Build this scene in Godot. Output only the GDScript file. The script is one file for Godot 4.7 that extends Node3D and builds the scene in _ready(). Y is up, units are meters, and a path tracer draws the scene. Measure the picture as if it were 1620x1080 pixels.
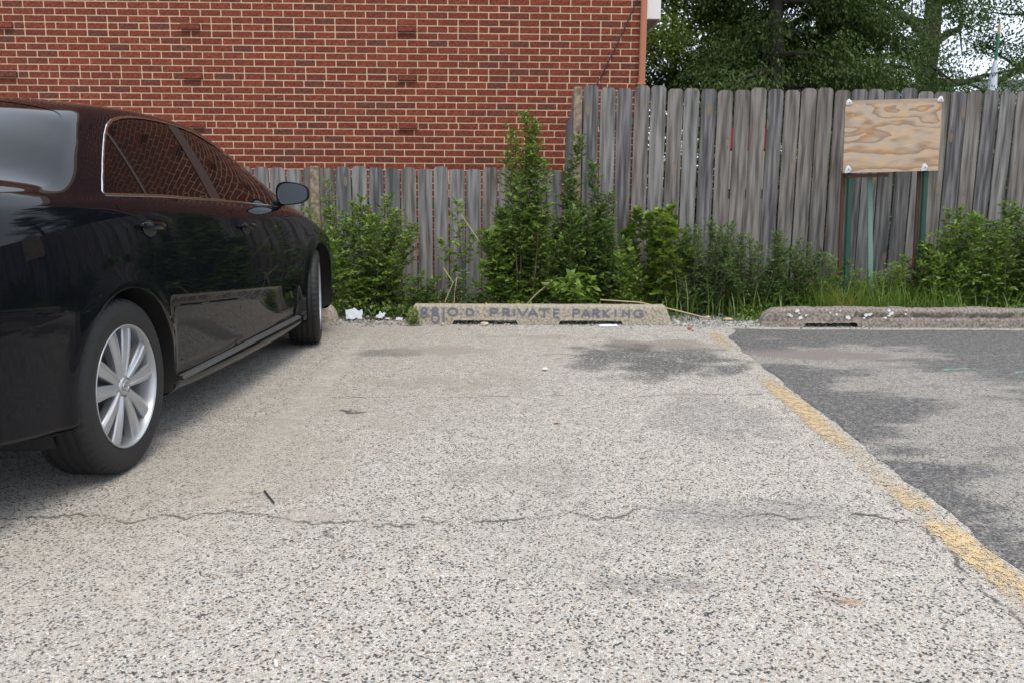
extends Node3D
# A parking bay in front of a brick building and two weathered picket fences, black sedan on the left.
# World: x right, y up, -z away from the camera, metres. Camera foot is the origin.

var rng := RandomNumberGenerator.new()
var M := {}

# ------------------------------------------------------------------ mesh collector
class MB:
	var v := PackedVector3Array()
	var n := PackedVector3Array()
	var uv := PackedVector2Array()
	var uv2 := PackedVector2Array()
	var c := PackedColorArray()
	var has_uv2 := false
	var has_c := false
	var col := Color(1, 1, 1)
	func vert(p: Vector3, nn: Vector3, t := Vector2.ZERO) -> void:
		v.append(p); n.append(nn); uv.append(t)
		if has_c: c.append(col)
	func tri(a: Vector3, b: Vector3, d: Vector3, na: Vector3, nb: Vector3, nd: Vector3, ta := Vector2.ZERO, tb := Vector2.ZERO, td := Vector2.ZERO) -> void:
		var g := (b - a).cross(d - a)
		if g.dot(na + nb + nd) > 0.0:
			vert(a, na, ta); vert(d, nd, td); vert(b, nb, tb)
		else:
			vert(a, na, ta); vert(b, nb, tb); vert(d, nd, td)
	func quad(a: Vector3, b: Vector3, d: Vector3, e: Vector3, nn: Vector3, s := 1.0) -> void:
		# a,b,d,e round the quad; uv metric along a->b and a->e
		var w := a.distance_to(b) * s
		var h := a.distance_to(e) * s
		tri(a, b, d, nn, nn, nn, Vector2(0, 0), Vector2(w, 0), Vector2(w, h))
		tri(a, d, e, nn, nn, nn, Vector2(0, 0), Vector2(w, h), Vector2(0, h))
	func flat(a: Vector3, b: Vector3, d: Vector3, out: Vector3) -> void:
		var nn := (b - a).cross(d - a).normalized()
		if nn.dot(out) < 0: nn = -nn
		tri(a, b, d, nn, nn, nn)
	func box(o: Vector3, s: Vector3, bevel := 0.0, B := Basis()) -> void:
		# chamfered box
		var h := s * 0.5
		var q := bevel
		for ax in 3:
			for sg in [-1.0, 1.0]:
				var u := (ax + 1) % 3
				var w := (ax + 2) % 3
				var pts := []
				for k in [[-1, -1], [1, -1], [1, 1], [-1, 1]]:
					var p := Vector3.ZERO
					p[ax] = sg * h[ax]; p[u] = k[0] * (h[u] - q); p[w] = k[1] * (h[w] - q)
					pts.append(o + B * p)
				var nn := Vector3.ZERO
				nn[ax] = sg
				quad(pts[0], pts[1], pts[2], pts[3], B * nn)
		if q <= 0.0: return
		for ax in 3:
			var u := (ax + 1) % 3
			var w := (ax + 2) % 3
			for s1 in [-1.0, 1.0]:
				for s2 in [-1.0, 1.0]:
					var pts := []
					for k in [[-1, 0], [1, 0], [1, 1], [-1, 1]]:
						var p := Vector3.ZERO
						p[ax] = k[0] * (h[ax] - q)
						p[u] = s1 * (h[u] - (q if k[1] == 1 else 0.0)); p[w] = s2 * (h[w] - (0.0 if k[1] == 1 else q))
						pts.append(o + B * p)
					var nn := Vector3.ZERO
					nn[u] = s1; nn[w] = s2
					quad(pts[0], pts[1], pts[2], pts[3], (B * nn).normalized())
		for sx in [-1.0, 1.0]:
			for sy in [-1.0, 1.0]:
				for sz in [-1.0, 1.0]:
					var a := o + B * Vector3(sx * h.x, sy * (h.y - q), sz * (h.z - q))
					var b := o + B * Vector3(sx * (h.x - q), sy * h.y, sz * (h.z - q))
					var d := o + B * Vector3(sx * (h.x - q), sy * (h.y - q), sz * h.z)
					flat(a, b, d, B * Vector3(sx, sy, sz))
	func tube(p: Array, r: Array, sides := 6, cap := true) -> void:
		var rings := []
		var nrm := []
		var side := Vector3.ZERO
		for i in p.size():
			var t: Vector3 = ((p[min(i + 1, p.size() - 1)] as Vector3) - (p[max(i - 1, 0)] as Vector3)).normalized()
			if side == Vector3.ZERO:
				side = t.cross(Vector3(0.31, 0.2, 0.93)).normalized()
			side = (side - t * side.dot(t)).normalized()
			var up := t.cross(side)
			var ring := []
			var nn := []
			for k in sides:
				var a := TAU * k / sides
				var dir := side * cos(a) + up * sin(a)
				ring.append((p[i] as Vector3) + dir * float(r[i])); nn.append(dir)
			rings.append(ring); nrm.append(nn)
		for i in p.size() - 1:
			for k in sides:
				var k2 := (k + 1) % sides
				tri(rings[i][k], rings[i][k2], rings[i + 1][k2], nrm[i][k], nrm[i][k2], nrm[i + 1][k2])
				tri(rings[i][k], rings[i + 1][k2], rings[i + 1][k], nrm[i][k], nrm[i + 1][k2], nrm[i + 1][k])
		if cap:
			for e in [0, p.size() - 1]:
				var o: Vector3 = (p[e] as Vector3) - (p[1 if e == 0 else e - 1] as Vector3)
				o = o.normalized()
				for k in sides:
					tri(p[e], rings[e][k], rings[e][(k + 1) % sides], o, o, o)
	func grid(P: Array, closed_u := false, uvs := Vector2(1, 1), flip := false) -> void:
		# P[i][j] Vector3; smooth normals from differences
		var nu := P.size()
		var nv: int = P[0].size()
		var N := []
		for i in nu:
			var row := []
			for j in nv:
				var a: Vector3 = P[(i + 1) % nu if closed_u else min(i + 1, nu - 1)][j]
				var b: Vector3 = P[(i - 1 + nu) % nu if closed_u else max(i - 1, 0)][j]
				var d: Vector3 = P[i][min(j + 1, nv - 1)]
				var e: Vector3 = P[i][max(j - 1, 0)]
				var g := (a - b).cross(d - e)
				row.append((-g if flip else g).normalized())
			N.append(row)
		for i in (nu if closed_u else nu - 1):
			var i2 := (i + 1) % nu
			for j in nv - 1:
				var t := [Vector2(float(i) / nu, float(j) / nv) * uvs, Vector2(float(i + 1) / nu, float(j) / nv) * uvs, Vector2(float(i + 1) / nu, float(j + 1) / nv) * uvs, Vector2(float(i) / nu, float(j + 1) / nv) * uvs]
				tri(P[i][j], P[i2][j], P[i2][j + 1], N[i][j], N[i2][j], N[i2][j + 1], t[0], t[1], t[2])
				tri(P[i][j], P[i2][j + 1], P[i][j + 1], N[i][j], N[i2][j + 1], N[i][j + 1], t[0], t[2], t[3])
	func add_to(m: ArrayMesh, mat: Material) -> void:
		if v.is_empty(): return
		var a := []
		a.resize(Mesh.ARRAY_MAX)
		a[Mesh.ARRAY_VERTEX] = v; a[Mesh.ARRAY_NORMAL] = n; a[Mesh.ARRAY_TEX_UV] = uv
		if has_uv2: a[Mesh.ARRAY_TEX_UV2] = uv2
		if has_c: a[Mesh.ARRAY_COLOR] = c
		m.add_surface_from_arrays(Mesh.PRIMITIVE_TRIANGLES, a)
		m.surface_set_material(m.get_surface_count() - 1, mat)

func mesh_of(b: MB, mat: Material) -> ArrayMesh:
	var m := ArrayMesh.new()
	b.add_to(m, mat)
	return m

func put(called: String, m: Mesh, parent: Node = self) -> MeshInstance3D:
	var o := MeshInstance3D.new()
	o.name = called; o.mesh = m
	parent.add_child(o, true)
	return o

func obj(called: String, b: MB, mat: Material, parent: Node = self) -> MeshInstance3D:
	return put(called, mesh_of(b, mat), parent)

var taken := {}
func numbered(called: String) -> String:
	var k: int = taken.get(called, 0)
	taken[called] = k + 1
	return called if k == 0 else "%s_%03d" % [called, k]

func thing(called: String, label: String, category: String, at := Vector3.ZERO, turn := 0.0, group := "") -> Node3D:
	var o := Node3D.new()
	o.name = numbered(called)
	add_child(o)
	o.position = at; o.rotation.y = turn
	tag(o, label, category, group)
	return o

func tag(o: Node, label: String, category: String, group := "", kind := "") -> void:
	if label: o.set_meta("label", label)
	if category: o.set_meta("category", category)
	if group: o.set_meta("group", group)
	if kind: o.set_meta("kind", kind)

# ------------------------------------------------------------------ materials and textures
func srgb(r: float, g: float, b: float) -> Color:
	return Color(r, g, b).linear_to_srgb()

func mat(lin: Color, rough := 0.8, metal := 0.0) -> StandardMaterial3D:
	var m := StandardMaterial3D.new()
	m.albedo_color = lin.linear_to_srgb()
	m.roughness = rough; m.metallic = metal
	return m

func noise(freq: float, sd: int, octaves := 3, type := FastNoiseLite.TYPE_SIMPLEX_SMOOTH) -> FastNoiseLite:
	var f := FastNoiseLite.new()
	f.seed = sd; f.frequency = freq; f.noise_type = type
	f.fractal_type = FastNoiseLite.FRACTAL_FBM if octaves > 1 else FastNoiseLite.FRACTAL_NONE
	f.fractal_octaves = octaves
	return f

func tex(im: Image) -> ImageTexture:
	return ImageTexture.create_from_image(im)

func bytes_of(f: FastNoiseLite, w: int, h: int, seamless := true) -> PackedByteArray:
	var im := f.get_seamless_image(w, h, false, false, 0.12) if seamless else f.get_image(w, h)
	im.convert(Image.FORMAT_L8)
	return im.get_data()

func lut(stops: Array) -> Array:
	# stops: [value 0..1, Color linear]; 256 entries of sRGB bytes
	var out := []
	for i in 256:
		var x := i / 255.0
		var c: Color = stops[0][1]
		for k in stops.size() - 1:
			if x >= stops[k][0] and x <= stops[k + 1][0]:
				c = (stops[k][1] as Color).lerp(stops[k + 1][1], (x - stops[k][0]) / max(1e-6, stops[k + 1][0] - stops[k][0]))
		if x > stops[-1][0]: c = stops[-1][1]
		c = c.linear_to_srgb()
		out.append([int(clampf(c.r, 0, 1) * 255), int(clampf(c.g, 0, 1) * 255), int(clampf(c.b, 0, 1) * 255)])
	return out

func aggregate_images(size: int) -> Array:
	# exposed stone: cells of pale limestone, some dark, a few rusty; second image is relief
	var cell := noise(0.15, 11, 1, FastNoiseLite.TYPE_CELLULAR)
	cell.cellular_return_type = FastNoiseLite.RETURN_CELL_VALUE
	cell.cellular_jitter = 1.0
	cell.domain_warp_enabled = true; cell.domain_warp_amplitude = 3.0; cell.domain_warp_frequency = 0.15
	var rim := noise(0.15, 11, 1, FastNoiseLite.TYPE_CELLULAR)
	rim.cellular_return_type = FastNoiseLite.RETURN_DISTANCE2_SUB
	rim.cellular_jitter = 1.0
	rim.domain_warp_enabled = true; rim.domain_warp_amplitude = 3.0; rim.domain_warp_frequency = 0.15
	var a := cell.get_image(size, size, false, false, false)
	a.convert(Image.FORMAT_L8)
	var b := rim.get_image(size, size)
	b.convert(Image.FORMAT_L8)
	var A := a.get_data()
	var R := b.get_data()
	var q := size / 4
	var G := bytes_of(noise(0.04, 21, 4), q, q)
	var fi := noise(0.35, 31, 2).get_image(size, size)
	fi.convert(Image.FORMAT_L8)
	var F := fi.get_data()
	var out := PackedByteArray()
	out.resize(size * size * 3)
	var ht := PackedByteArray()
	ht.resize(size * size)
	var L := lut([[0.0, Color(0.04, 0.04, 0.045)], [0.09, Color(0.075, 0.075, 0.08)], [0.145, Color(0.165, 0.16, 0.158)], [0.17, Color(0.35, 0.33, 0.305)], [0.45, Color(0.50, 0.468, 0.425)], [0.6, Color(0.44, 0.427, 0.413)], [0.74, Color(0.60, 0.575, 0.535)], [0.93, Color(0.54, 0.50, 0.445)], [0.955, Color(0.43, 0.29, 0.17)], [0.975, Color(0.3, 0.17, 0.10)], [0.985, Color(0.62, 0.60, 0.57)], [1.0, Color(0.70, 0.69, 0.67)]])
	for i in size * size:
		var k: int = A[i]
		# dark-stone share varies in patches
		k = clampi(k - ((G[((i / size) >> 2) * q + ((i % size) >> 2)] - 128) >> 2), 0, 255)
		var e: Array = L[k]
		var d: int = R[i]
		var s := 256
		if d < 26: s = 120 + d * 5
		s = (s * (210 + (F[i] >> 2) + (F[i] >> 4))) >> 8
		var j := i * 3
		out[j] = mini(255, (e[0] * s) >> 8); out[j + 1] = mini(255, (e[1] * s) >> 8); out[j + 2] = mini(255, (e[2] * s) >> 8)
		ht[i] = mini(255, d * 2 + (k >> 2))
	return [Image.create_from_data(size, size, false, Image.FORMAT_RGB8, out), Image.create_from_data(size, size, false, Image.FORMAT_L8, ht)]

func wood_images(w: int, h: int, sd: int, stops: Array, knots: int) -> Array:
	# weathered planks: streaks along v with knots that bend them; returns colour and relief
	var n1 := noise(1.0, sd, 3)
	var n2 := noise(1.0, sd + 1, 2)
	var r := RandomNumberGenerator.new()
	r.seed = sd
	var K := []
	for k in knots:
		K.append([r.randf_range(0.03, 0.97) * w, r.randf_range(0.03, 0.97) * h, r.randf_range(7, 15)])
	var L := lut(stops)
	var out := PackedByteArray()
	out.resize(w * h * 3)
	var ht := PackedByteArray()
	ht.resize(w * h)
	for y in h:
		var near := []
		for q in K:
			if absf(q[1] - y) < 130: near.append(q)
		for x in w:
			var fx := float(x)
			var tint := 0.0
			for q in near:
				var dx: float = x - q[0]
				var dy: float = y - q[1]
				var rr: float = q[2]
				var e := exp(-(dy * dy) / (rr * rr * 9.0))
				var e2 := exp(-(dx * dx) / (rr * rr * 6.0))
				fx += -signf(dx) * e * e2 * rr * 1.3
				var kd := sqrt(dx * dx + dy * dy * 0.45) / rr
				if kd < 1.0: tint = 1.0
				elif kd < 1.35: tint = maxf(tint, 0.45)
				tint = maxf(tint, 0.0)
				if kd >= 1.35: tint = minf(tint, tint) - 0.45 * e * exp(-(dx * dx) / (rr * rr * 1.2)) * (0.0 if tint > 0 else 1.0)
			var g := n1.get_noise_2d(fx * 0.021, y * 0.0026) * 1.05 + n2.get_noise_2d(fx * 0.17, y * 0.006) * 0.26
			var val := clampf(0.5 + g * 0.62 + minf(tint, 0.0), 0.0, 1.0)
			var e3: Array = L[int(val * 255)]
			var i := y * w + x
			var j := i * 3
			if tint > 0.0:
				out[j] = int(lerpf(e3[0], 138, tint * 0.6)); out[j + 1] = int(lerpf(e3[1], 108, tint * 0.6)); out[j + 2] = int(lerpf(e3[2], 78, tint * 0.6))
			else:
				out[j] = e3[0]; out[j + 1] = e3[1]; out[j + 2] = e3[2]
			ht[i] = int(clampf(val * 255, 0, 255))
	return [Image.create_from_data(w, h, false, Image.FORMAT_RGB8, out), Image.create_from_data(w, h, false, Image.FORMAT_L8, ht)]

func plywood_image(w: int, h: int) -> Image:
	var n1 := noise(0.006, 71, 3)
	var n2 := noise(0.02, 72, 3)
	var n3 := noise(0.2, 73, 2)
	var L := lut([[0.0, Color(0.22, 0.115, 0.055)], [0.35, Color(0.35, 0.205, 0.105)], [0.65, Color(0.44, 0.295, 0.175)], [1.0, Color(0.48, 0.36, 0.25)]])
	var out := PackedByteArray()
	out.resize(w * h * 3)
	for y in h:
		for x in w:
			var v := float(y) / h
			# rotary-cut figure: wide loops above, long lines below
			var f := v * 4.2 + n1.get_noise_2d(x * lerpf(0.62, 0.25, v), y * 1.25 + x * 0.1) * lerpf(1.9, 0.6, v) + n2.get_noise_2d(x * 0.25, y * 0.6) * 0.22
			var fr := fposmod(f, 1.0)
			var b := 0.9 - 0.62 * smoothstep(0.35, 0.92, fr) * (1.0 - smoothstep(0.92, 1.0, fr))
			b += n3.get_noise_2d(x * 0.06, y * 1.3) * 0.22
			if v < 0.06 + 0.02 * n2.get_noise_2d(x, 7.0):
				b = b * 0.3 + 0.35
			var e: Array = L[int(clampf(b, 0, 1) * 255)]
			var j := (y * w + x) * 3
			var grey := clampf(0.5 + n2.get_noise_2d(x * 0.5 + 400, y * 0.7) * 1.2 + (0.55 if v < 0.07 else 0.0), 0.0, 1.0) * 0.45
			var m: float = (e[0] + e[1] + e[2]) / 3.0
			out[j] = int(lerpf(e[0], m * 0.98, grey)); out[j + 1] = int(lerpf(e[1], m * 0.97, grey)); out[j + 2] = int(lerpf(e[2], m * 0.98, grey))
	return Image.create_from_data(w, h, false, Image.FORMAT_RGB8, out)

func brick_images(size: int) -> Array:
	var n1 := noise(0.03, 41, 2)
	var n2 := noise(0.25, 42, 2)
	var n3 := noise(0.02, 43, 3)
	var out := PackedByteArray()
	out.resize(size * size * 3)
	var ht := PackedByteArray()
	ht.resize(size * size)
	for y in size:
		for x in size:
			var g := 0.5 + n2.get_noise_2d(x * 1.3, y * 0.03) * 0.6
			var b := 0.8 + n1.get_noise_2d(x, y) * 0.22 + n3.get_noise_2d(x, y) * 0.22 + (g - 0.5) * 0.35
			var i := y * size + x
			var k := int(clampf(b, 0.3, 1.0) * 255)
			out[i * 3] = k; out[i * 3 + 1] = int(k * 0.985); out[i * 3 + 2] = int(k * 0.97)
			ht[i] = int(clampf(g, 0, 1) * 255)
	return [Image.create_from_data(size, size, false, Image.FORMAT_RGB8, out), Image.create_from_data(size, size, false, Image.FORMAT_L8, ht)]

func mottled(size: int, sd: int, stops: Array, freq := 0.02) -> Image:
	var A := bytes_of(noise(freq, sd, 5), size, size)
	var B := bytes_of(noise(0.4, sd + 1, 2), size, size)
	var L := lut(stops)
	var out := PackedByteArray()
	out.resize(size * size * 3)
	for i in size * size:
		var e: Array = L[clampi(A[i] + ((B[i] - 128) >> 1), 0, 255)]
		out[i * 3] = e[0]; out[i * 3 + 1] = e[1]; out[i * 3 + 2] = e[2]
	return Image.create_from_data(size, size, false, Image.FORMAT_RGB8, out)

func tri_mat(im: Image, scale: float, rough: float, height: Image = null, depth := 0.0) -> StandardMaterial3D:
	var m := StandardMaterial3D.new()
	m.albedo_texture = tex(im)
	m.roughness = rough
	m.uv1_triplanar = true; m.uv1_world_triplanar = true
	m.uv1_scale = Vector3.ONE * scale
	if height:
		m.heightmap_enabled = true; m.heightmap_texture = tex(height); m.heightmap_scale = depth
	return m

# stains and cracks: marks painted on an RGBA map over a rectangle of ground
class Marks:
	var im: Image
	var w: int
	var h: int
	var x0: float
	var z0: float
	var s: float
	var g: FastNoiseLite
	var f: FastNoiseLite
	func _init(x_: float, z_: float, wide: float, deep: float, px: int) -> void:
		x0 = x_; z0 = z_; s = px / wide; w = px; h = int(deep * s)
		im = Image.create_empty(w, h, false, Image.FORMAT_RGBA8)
		im.fill(Color(0.5, 0.48, 0.45, 0))
		g = FastNoiseLite.new(); g.frequency = 1.0; g.seed = 5; g.fractal_octaves = 4
		f = FastNoiseLite.new(); f.frequency = 1.0; f.seed = 9; f.noise_type = FastNoiseLite.TYPE_VALUE; f.fractal_type = FastNoiseLite.FRACTAL_NONE
	func dot(px: int, py: int, c: Color, a: float) -> void:
		if px < 0 or py < 0 or px >= w or py >= h or a <= 0.004: return
		var o := im.get_pixel(px, py)
		var na := a + o.a * (1.0 - a)
		var k := a / na
		im.set_pixel(px, py, Color(lerpf(o.r, c.r, k), lerpf(o.g, c.g, k), lerpf(o.b, c.b, k), na))
	func blob(x: float, z: float, rx: float, rz: float, lin: Color, a: float, ragged := 0.6, grain := 0.5) -> void:
		var c := lin.linear_to_srgb()
		for py in range(int((z - rz * 1.6 - z0) * s), int((z + rz * 1.6 - z0) * s)):
			for px in range(int((x - rx * 1.6 - x0) * s), int((x + rx * 1.6 - x0) * s)):
				var wx := px / s + x0
				var wz := py / s + z0
				var q := pow((wx - x) / rx, 2.0) + pow((wz - z) / rz, 2.0) + g.get_noise_2d(wx * 3.1, wz * 3.1) * ragged * 1.6
				if q > 1.3: continue
				var k := a * smoothstep(1.3, 0.25, q)
				var gr := f.get_noise_2d(wx * 130.0, wz * 130.0) * 0.5 + g.get_noise_2d(wx * 40.0, wz * 40.0) + 0.5
				k *= clampf(1.0 - grain + grain * 2.0 * gr, 0.0, 1.0)
				dot(px, py, c, k)
	func line(pts: Array, wide: float, lin: Color, a: float, wander := 0.03, broken := 0.3) -> void:
		var c := lin.linear_to_srgb()
		for i in pts.size() - 1:
			var p: Vector2 = pts[i]
			var q: Vector2 = pts[i + 1]
			var steps := int(p.distance_to(q) * s * 1.2) + 1
			for k in steps:
				var t := float(k) / steps
				var b := p.lerp(q, t)
				var off := g.get_noise_2d(b.x * 2.5 + 11.0, b.y * 2.5) * wander * 2.0 + g.get_noise_2d(b.x * 11.0, b.y * 11.0 + 3.0) * wander * 0.7 + g.get_noise_2d(b.x * 60.0, b.y * 60.0) * 0.012
				var d := (q - p).normalized().orthogonal()
				b += d * off
				var st := g.get_noise_2d(b.x * 4.0 + 31.0, b.y * 4.0) * 1.2 + 0.75 - broken
				if st <= 0.0: continue
				var ww := wide * clampf(0.5 + st, 0.4, 1.5) * 0.5 * s
				for ox in range(-int(ww) - 1, int(ww) + 2):
					for oy in range(-int(ww) - 1, int(ww) + 2):
						var dd := sqrt(ox * ox + oy * oy)
						if dd <= ww + 0.5:
							dot(int((b.x - x0) * s) + ox, int((b.y - z0) * s) + oy, c, a * clampf(st * 1.4, 0.0, 1.0) * clampf(ww + 0.5 - dd, 0.0, 1.0))

# ------------------------------------------------------------------ curves
func cv(t: Array, x: float) -> float:
	var nn := t.size()
	if x <= t[0][0]: return t[0][1]
	if x >= t[nn - 1][0]: return t[nn - 1][1]
	var k := 0
	while x > t[k + 1][0]: k += 1
	var h: float = t[k + 1][0] - t[k][0]
	var u := (x - float(t[k][0])) / h
	var s: float = (t[k + 1][1] - t[k][1]) / h
	var m0 := s
	var m1 := s
	if k > 0:
		var sp: float = (t[k][1] - t[k - 1][1]) / (t[k][0] - t[k - 1][0])
		m0 = (sp + s) * 0.5
	if k < nn - 2:
		var sn: float = (t[k + 2][1] - t[k + 1][1]) / (t[k + 2][0] - t[k + 1][0])
		m1 = (s + sn) * 0.5
	var u2 := u * u
	var u3 := u2 * u
	return (2 * u3 - 3 * u2 + 1) * float(t[k][1]) + (u3 - 2 * u2 + u) * h * m0 + (-2 * u3 + 3 * u2) * float(t[k + 1][1]) + (u3 - u2) * h * m1

func smooth_path(p: Array, per: int) -> Array:
	# Hermite through 2-D points with chord-length tangents
	var out := []
	var nn := p.size()
	for k in nn - 1:
		var a: Vector2 = p[k]
		var b: Vector2 = p[k + 1]
		var h := a.distance_to(b)
		var s := (b - a) / maxf(h, 1e-6)
		var m0 := s
		var m1 := s
		if k > 0:
			var z: Vector2 = p[k - 1]
			var hp := a.distance_to(z)
			m0 = ((a - z) / hp * h + s * hp) / (h + hp)
		if k < nn - 2:
			var d: Vector2 = p[k + 2]
			var hn := b.distance_to(d)
			m1 = (s * hn + (d - b) / hn * h) / (h + hn)
		for i in per:
			var u := float(i) / per
			var u2 := u * u
			var u3 := u2 * u
			out.append(a * (2 * u3 - 3 * u2 + 1) + m0 * h * (u3 - 2 * u2 + u) + b * (-2 * u3 + 3 * u2) + m1 * h * (u3 - u2))
	out.append(p[nn - 1])
	return out

func sd_poly(p: PackedVector2Array, q: Vector2) -> float:
	var d := INF
	var inside := false
	var j := p.size() - 1
	for i in p.size():
		var a := p[i]
		var b := p[j]
		var e := b - a
		var w := q - a
		var t := clampf(w.dot(e) / e.length_squared(), 0.0, 1.0)
		d = minf(d, (w - e * t).length_squared())
		if (a.y > q.y) != (b.y > q.y) and q.x < (b.x - a.x) * (q.y - a.y) / (b.y - a.y) + a.x:
			inside = not inside
		j = i
	return -sqrt(d) if inside else sqrt(d)

func d_line(p: PackedVector2Array, q: Vector2) -> float:
	var d := INF
	for i in p.size() - 1:
		var a := p[i]
		var e := p[i + 1] - a
		var w := q - a
		var t := clampf(w.dot(e) / e.length_squared(), 0.0, 1.0)
		d = minf(d, (w - e * t).length_squared())
	return sqrt(d)

# a soup is [points, normals], three per triangle; points are (lateral, height, along)
func split(soup: Array, f: Callable) -> Array:
	var P: PackedVector3Array = soup[0]
	var N: PackedVector3Array = soup[1]
	var ip := PackedVector3Array()
	var inn := PackedVector3Array()
	var op := PackedVector3Array()
	var on := PackedVector3Array()
	var cache := {}
	for t in range(0, P.size(), 3):
		var fv := [0.0, 0.0, 0.0]
		for k in 3:
			var p := P[t + k]
			if not cache.has(p): cache[p] = f.call(p)
			fv[k] = cache[p]
		var neg := int(fv[0] < 0) + int(fv[1] < 0) + int(fv[2] < 0)
		if neg == 3:
			for k in 3: ip.append(P[t + k]); inn.append(N[t + k])
		elif neg == 0:
			for k in 3: op.append(P[t + k]); on.append(N[t + k])
		else:
			var lone := 0
			for k in 3:
				if (fv[k] < 0) == (neg == 1): lone = k
			var a := t + lone
			var b := t + (lone + 1) % 3
			var c := t + (lone + 2) % 3
			var u: float = fv[lone] / (fv[lone] - fv[(lone + 1) % 3])
			var w: float = fv[lone] / (fv[lone] - fv[(lone + 2) % 3])
			var ab := P[a].lerp(P[b], u)
			var ac := P[a].lerp(P[c], w)
			var nab := N[a].lerp(N[b], u).normalized()
			var nac := N[a].lerp(N[c], w).normalized()
			var one := [P[a], ab, ac]
			var onen := [N[a], nab, nac]
			var two := [ab, P[b], P[c], ab, P[c], ac]
			var twon := [nab, N[b], N[c], nab, N[c], nac]
			for k in 3:
				if neg == 1: ip.append(one[k]); inn.append(onen[k])
				else: op.append(one[k]); on.append(onen[k])
			for k in 6:
				if neg == 1: op.append(two[k]); on.append(twon[k])
				else: ip.append(two[k]); inn.append(twon[k])
	return [[ip, inn], [op, on]]

func soup_to(b: MB, soup: Array, side: float, shift := 0.0, org := Vector3.ZERO) -> void:
	# side +1 right, -1 left; (lateral, height, along) to car axes (x right, y up, z back)
	var P: PackedVector3Array = soup[0]
	var N: PackedVector3Array = soup[1]
	for t in range(0, P.size(), 3):
		var q := []
		var m := []
		for k in 3:
			var p := P[t + k] + N[t + k] * shift
			q.append(Vector3(p.x * side, p.y, -p.z) - org)
			m.append(Vector3(N[t + k].x * side, N[t + k].y, -N[t + k].z))
		b.tri(q[0], q[1], q[2], m[0], m[1], m[2])

# ------------------------------------------------------------------ the sedan
const T_W := [[-1.04, 0.66], [-1.0, 0.735], [-0.93, 0.79], [-0.8, 0.838], [-0.6, 0.876], [-0.3, 0.902], [0.0, 0.91], [1.0, 0.91], [2.0, 0.91], [2.5, 0.909], [2.85, 0.905], [3.1, 0.893], [3.3, 0.862], [3.45, 0.80], [3.58, 0.67], [3.68, 0.54], [3.73, 0.42]]
const T_HS := [[-1.04, 0.36], [-0.75, 0.305], [-0.38, 0.258], [0.0, 0.23], [0.4, 0.205], [0.7, 0.19], [2.2, 0.18], [2.5, 0.19], [3.2, 0.2], [3.73, 0.24]]
const T_HB := [[-1.04, 0.985], [-0.8, 1.015], [-0.5, 1.035], [0.0, 1.045], [0.5, 1.035], [1.05, 1.012], [1.5, 0.989], [2.1, 0.96], [2.5, 0.925], [2.9, 0.862], [3.2, 0.79], [3.5, 0.70], [3.73, 0.61]]
const T_WB := [[-1.04, 0.58], [-1.0, 0.65], [-0.9, 0.72], [-0.7, 0.785], [-0.4, 0.822], [0.0, 0.838], [0.6, 0.846], [1.5, 0.848], [2.1, 0.846], [2.5, 0.838], [2.9, 0.815], [3.2, 0.765], [3.4, 0.69], [3.58, 0.57], [3.73, 0.36]]
const T_WR := [[-1.04, 0.52], [-0.95, 0.64], [-0.8, 0.73], [-0.6, 0.775], [-0.45, 0.79], [-0.3, 0.79], [-0.2, 0.778], [0.03, 0.702], [0.13, 0.667], [0.24, 0.627], [0.4, 0.593], [0.7, 0.580], [1.2, 0.575], [1.6, 0.582], [1.9, 0.612], [2.2, 0.668], [2.5, 0.73], [2.7, 0.75], [2.95, 0.71], [3.3, 0.60], [3.6, 0.46], [3.73, 0.28]]
const T_GLASS := [[-0.5, 0.66], [-0.38, 0.685], [-0.2, 0.685], [-0.1, 0.672], [0.0, 0.655], [0.1, 0.635], [0.2, 0.608], [0.33, 0.57], [0.5, 0.55]]
const T_HR := [[-1.04, 1.0], [-0.9, 1.035], [-0.7, 1.05], [-0.5, 1.058], [-0.3, 1.068], [-0.2, 1.092], [0.03, 1.222], [0.13, 1.278], [0.24, 1.338], [0.4, 1.39], [0.7, 1.413], [1.2, 1.414], [1.5, 1.396], [1.75, 1.342], [2.0, 1.245], [2.25, 1.13], [2.5, 1.01], [2.7, 0.955], [2.95, 0.905], [3.3, 0.81], [3.6, 0.70], [3.73, 0.63]]
const T_HC := [[-1.04, 1.01], [-0.95, 1.065], [-0.7, 1.082], [-0.5, 1.10], [-0.35, 1.155], [0.0, 1.32], [0.2, 1.392], [0.4, 1.435], [0.7, 1.462], [1.1, 1.47], [1.5, 1.45], [1.75, 1.405], [2.0, 1.315], [2.4, 1.14], [2.65, 1.03], [2.78, 0.99], [3.0, 0.96], [3.3, 0.895], [3.55, 0.80], [3.68, 0.72], [3.73, 0.66]]
const REAR_ARCH := Vector2(0.02, 0.335)
const FRONT_ARCH := Vector2(2.80, 0.335)
const ARCH_R := 0.368
const PER := 4
const N_UP := 14
const N_TOP := 18

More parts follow.
